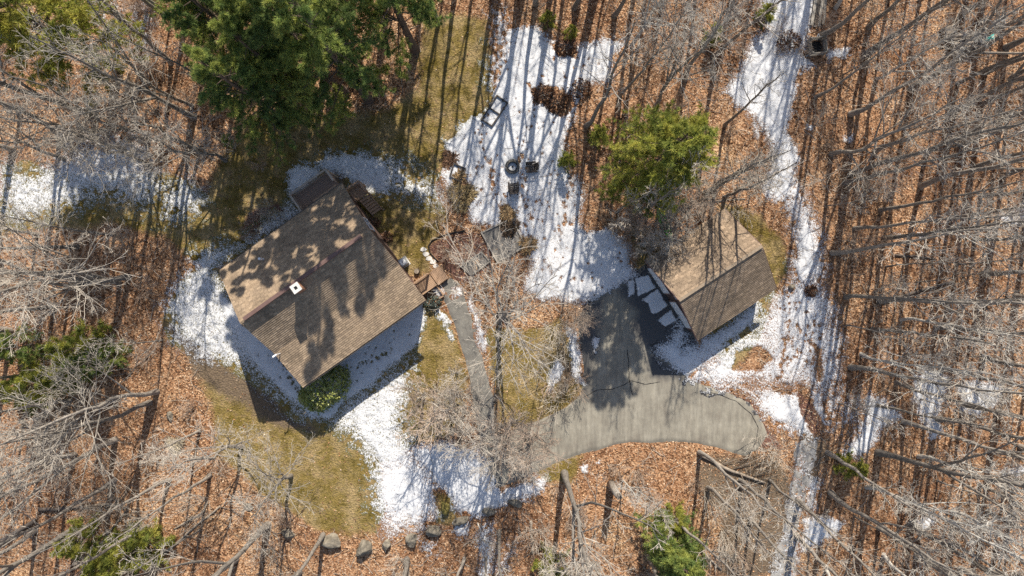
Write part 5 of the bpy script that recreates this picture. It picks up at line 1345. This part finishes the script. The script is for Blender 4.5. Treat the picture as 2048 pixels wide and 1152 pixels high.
# broken trunk with shattered top
sn = thing('tree_snag', 'short broken tree trunk with splintered top below the driveway', 'dead trunk', (*W(1222, 968)[:2], 0))
P = [(0, 0, -.1), (.03, .02, 1.5), (.1, .05, 3.2)]; MB().tube(P, [.34, .27, .25], 9).build('trunk', M['bark'], sn, smooth=True)
for i in range(9):
    a = i * .7; MB().tube([(.1 + .19 * math.cos(a), .05 + .19 * math.sin(a), 3.1), (.1 + .2 * math.cos(a), .05 + .2 * math.sin(a), 3.4 + random.uniform(.0, .5))], [.05, .012], 4).build('splinter', M['deadlog'], sn)
stp = thing('tree_stump', 'small cut stump on moss beside the entry ramp', 'stump', (*W(834, 543)[:2], 0))
MB().tube([(0, 0, -.05), (0, 0, .12), (0, 0, .28)], [.26, .2, .19], 9).build('stump', M['darklog'], stp); MB().lathe([(0, .285), (.15, .283), (.18, .28)], n=9).build('cut_face', M['deadlog'], stp)

# rhododendron and other leafy shrubs
def leafy(px, py, rx, ry, h, n, cols, size, name, label, rz=0, mat='rhodo', droop=.2):
    rg = np.random.default_rng(int(px + py * 3)); d = norm(rg.normal(0, 1, (n, 3))); d[:, 2] = np.abs(d[:, 2])
    rad = rg.uniform(.72, 1.0, (n, 1)) * (1 + .16 * fbm(d[:, 0] * 3 + 9, d[:, 1] * 3 + d[:, 2] * 2, 1.0, 3, 44)[:, None])
    c = d * rad * np.array([rx, ry, h])
    t = thing(name, label, 'shrub', (*W(px, py)[:2], 0), rz)
    m = 5; C = np.repeat(c, m, 0); Dn = np.repeat(d, m, 0)
    o = norm(Dn * .7 + norm(rg.normal(0, 1, (n * m, 3))) * .9 + np.array([0, 0, .15 - droop]))
    s = size * rg.uniform(.7, 1.2, (n * m, 1)); sd = norm(np.cross(o, Dn + rg.normal(0, .3, Dn.shape))) * s * .26
    V = np.stack([C, C + o * s * .5 + sd, C + o * s, C + o * s * .5 - sd], 1).reshape(-1, 3); F = np.arange(n * m * 4).reshape(-1, 4)
    col = np.array(cols)[rg.integers(0, len(cols), n)] * rg.uniform(.75, 1.2, (n, 1)); col = np.repeat(np.c_[col, np.ones(n)], m, 0)
    link('leaves', mesh_np('leaves', V, F, M[mat], False, {'col': ('FACE', col)}), t)['kind'] = 'stuff'
    mb = MB()
    for i in range(12):
        a = i * .53; q = .3 + .6 * random.random()
        mb.tube([(0, 0, 0), (rx * q * .5 * math.cos(a), ry * q * .5 * math.sin(a), h * .4), (rx * q * math.cos(a), ry * q * math.sin(a), h * .8)], [.04, .03, .015], 5)
    mb.build('stems', M['bark'], t, kind='stuff'); return t
leafy(652, 774, 2.3, 1.55, 2.9, 1500, [(0.30, 0.33, 0.08), (0.21, 0.26, 0.065), (0.38, 0.39, 0.13)], .17, 'rhododendron', 'large glossy rhododendron at the lower corner of the house', HA)
leafy(866, 606, .75, .55, .8, 200, [(0.06, 0.085, 0.07), (0.09, 0.12, 0.10)], .12, 'evergreen_shrub', 'small blue-green shrub at the right corner of the house', .3)
OAK = [(0.16, 0.08, 0.045), (0.24, 0.125, 0.07), (0.10, 0.055, 0.035), (0.30, 0.17, 0.10)]
for px, py, rx, h, lab in ((1132, 95, .9, .6, 'dark brown leafy shrub at the top of the snowy yard'), (1085, 188, .9, .5, 'brown-leaved shrub in the snow, left of a pair'), (1112, 205, 1.0, .55, 'brown-leaved shrub in the snow, right of a pair'),
                           (1160, 180, 1.0, .6, 'brown-leaved shrub where the snowy yard meets the woods'), (1620, 582, .55, .4, 'brown leaf clump in the snow right of the garage'), (1575, 85, 1.0, .8, 'brown-leaved bush at the edge of the snow strip'),
                           (748, 445, .5, .5, 'dark low shrub against the right gable of the house'), (772, 475, .55, .5, 'dark low shrub midway along the right gable')):
    leafy(px, py, rx, rx * .8, h, int(170 * rx), OAK, .15, 'leafy_shrub', lab, 0, 'leafpiece', .1)
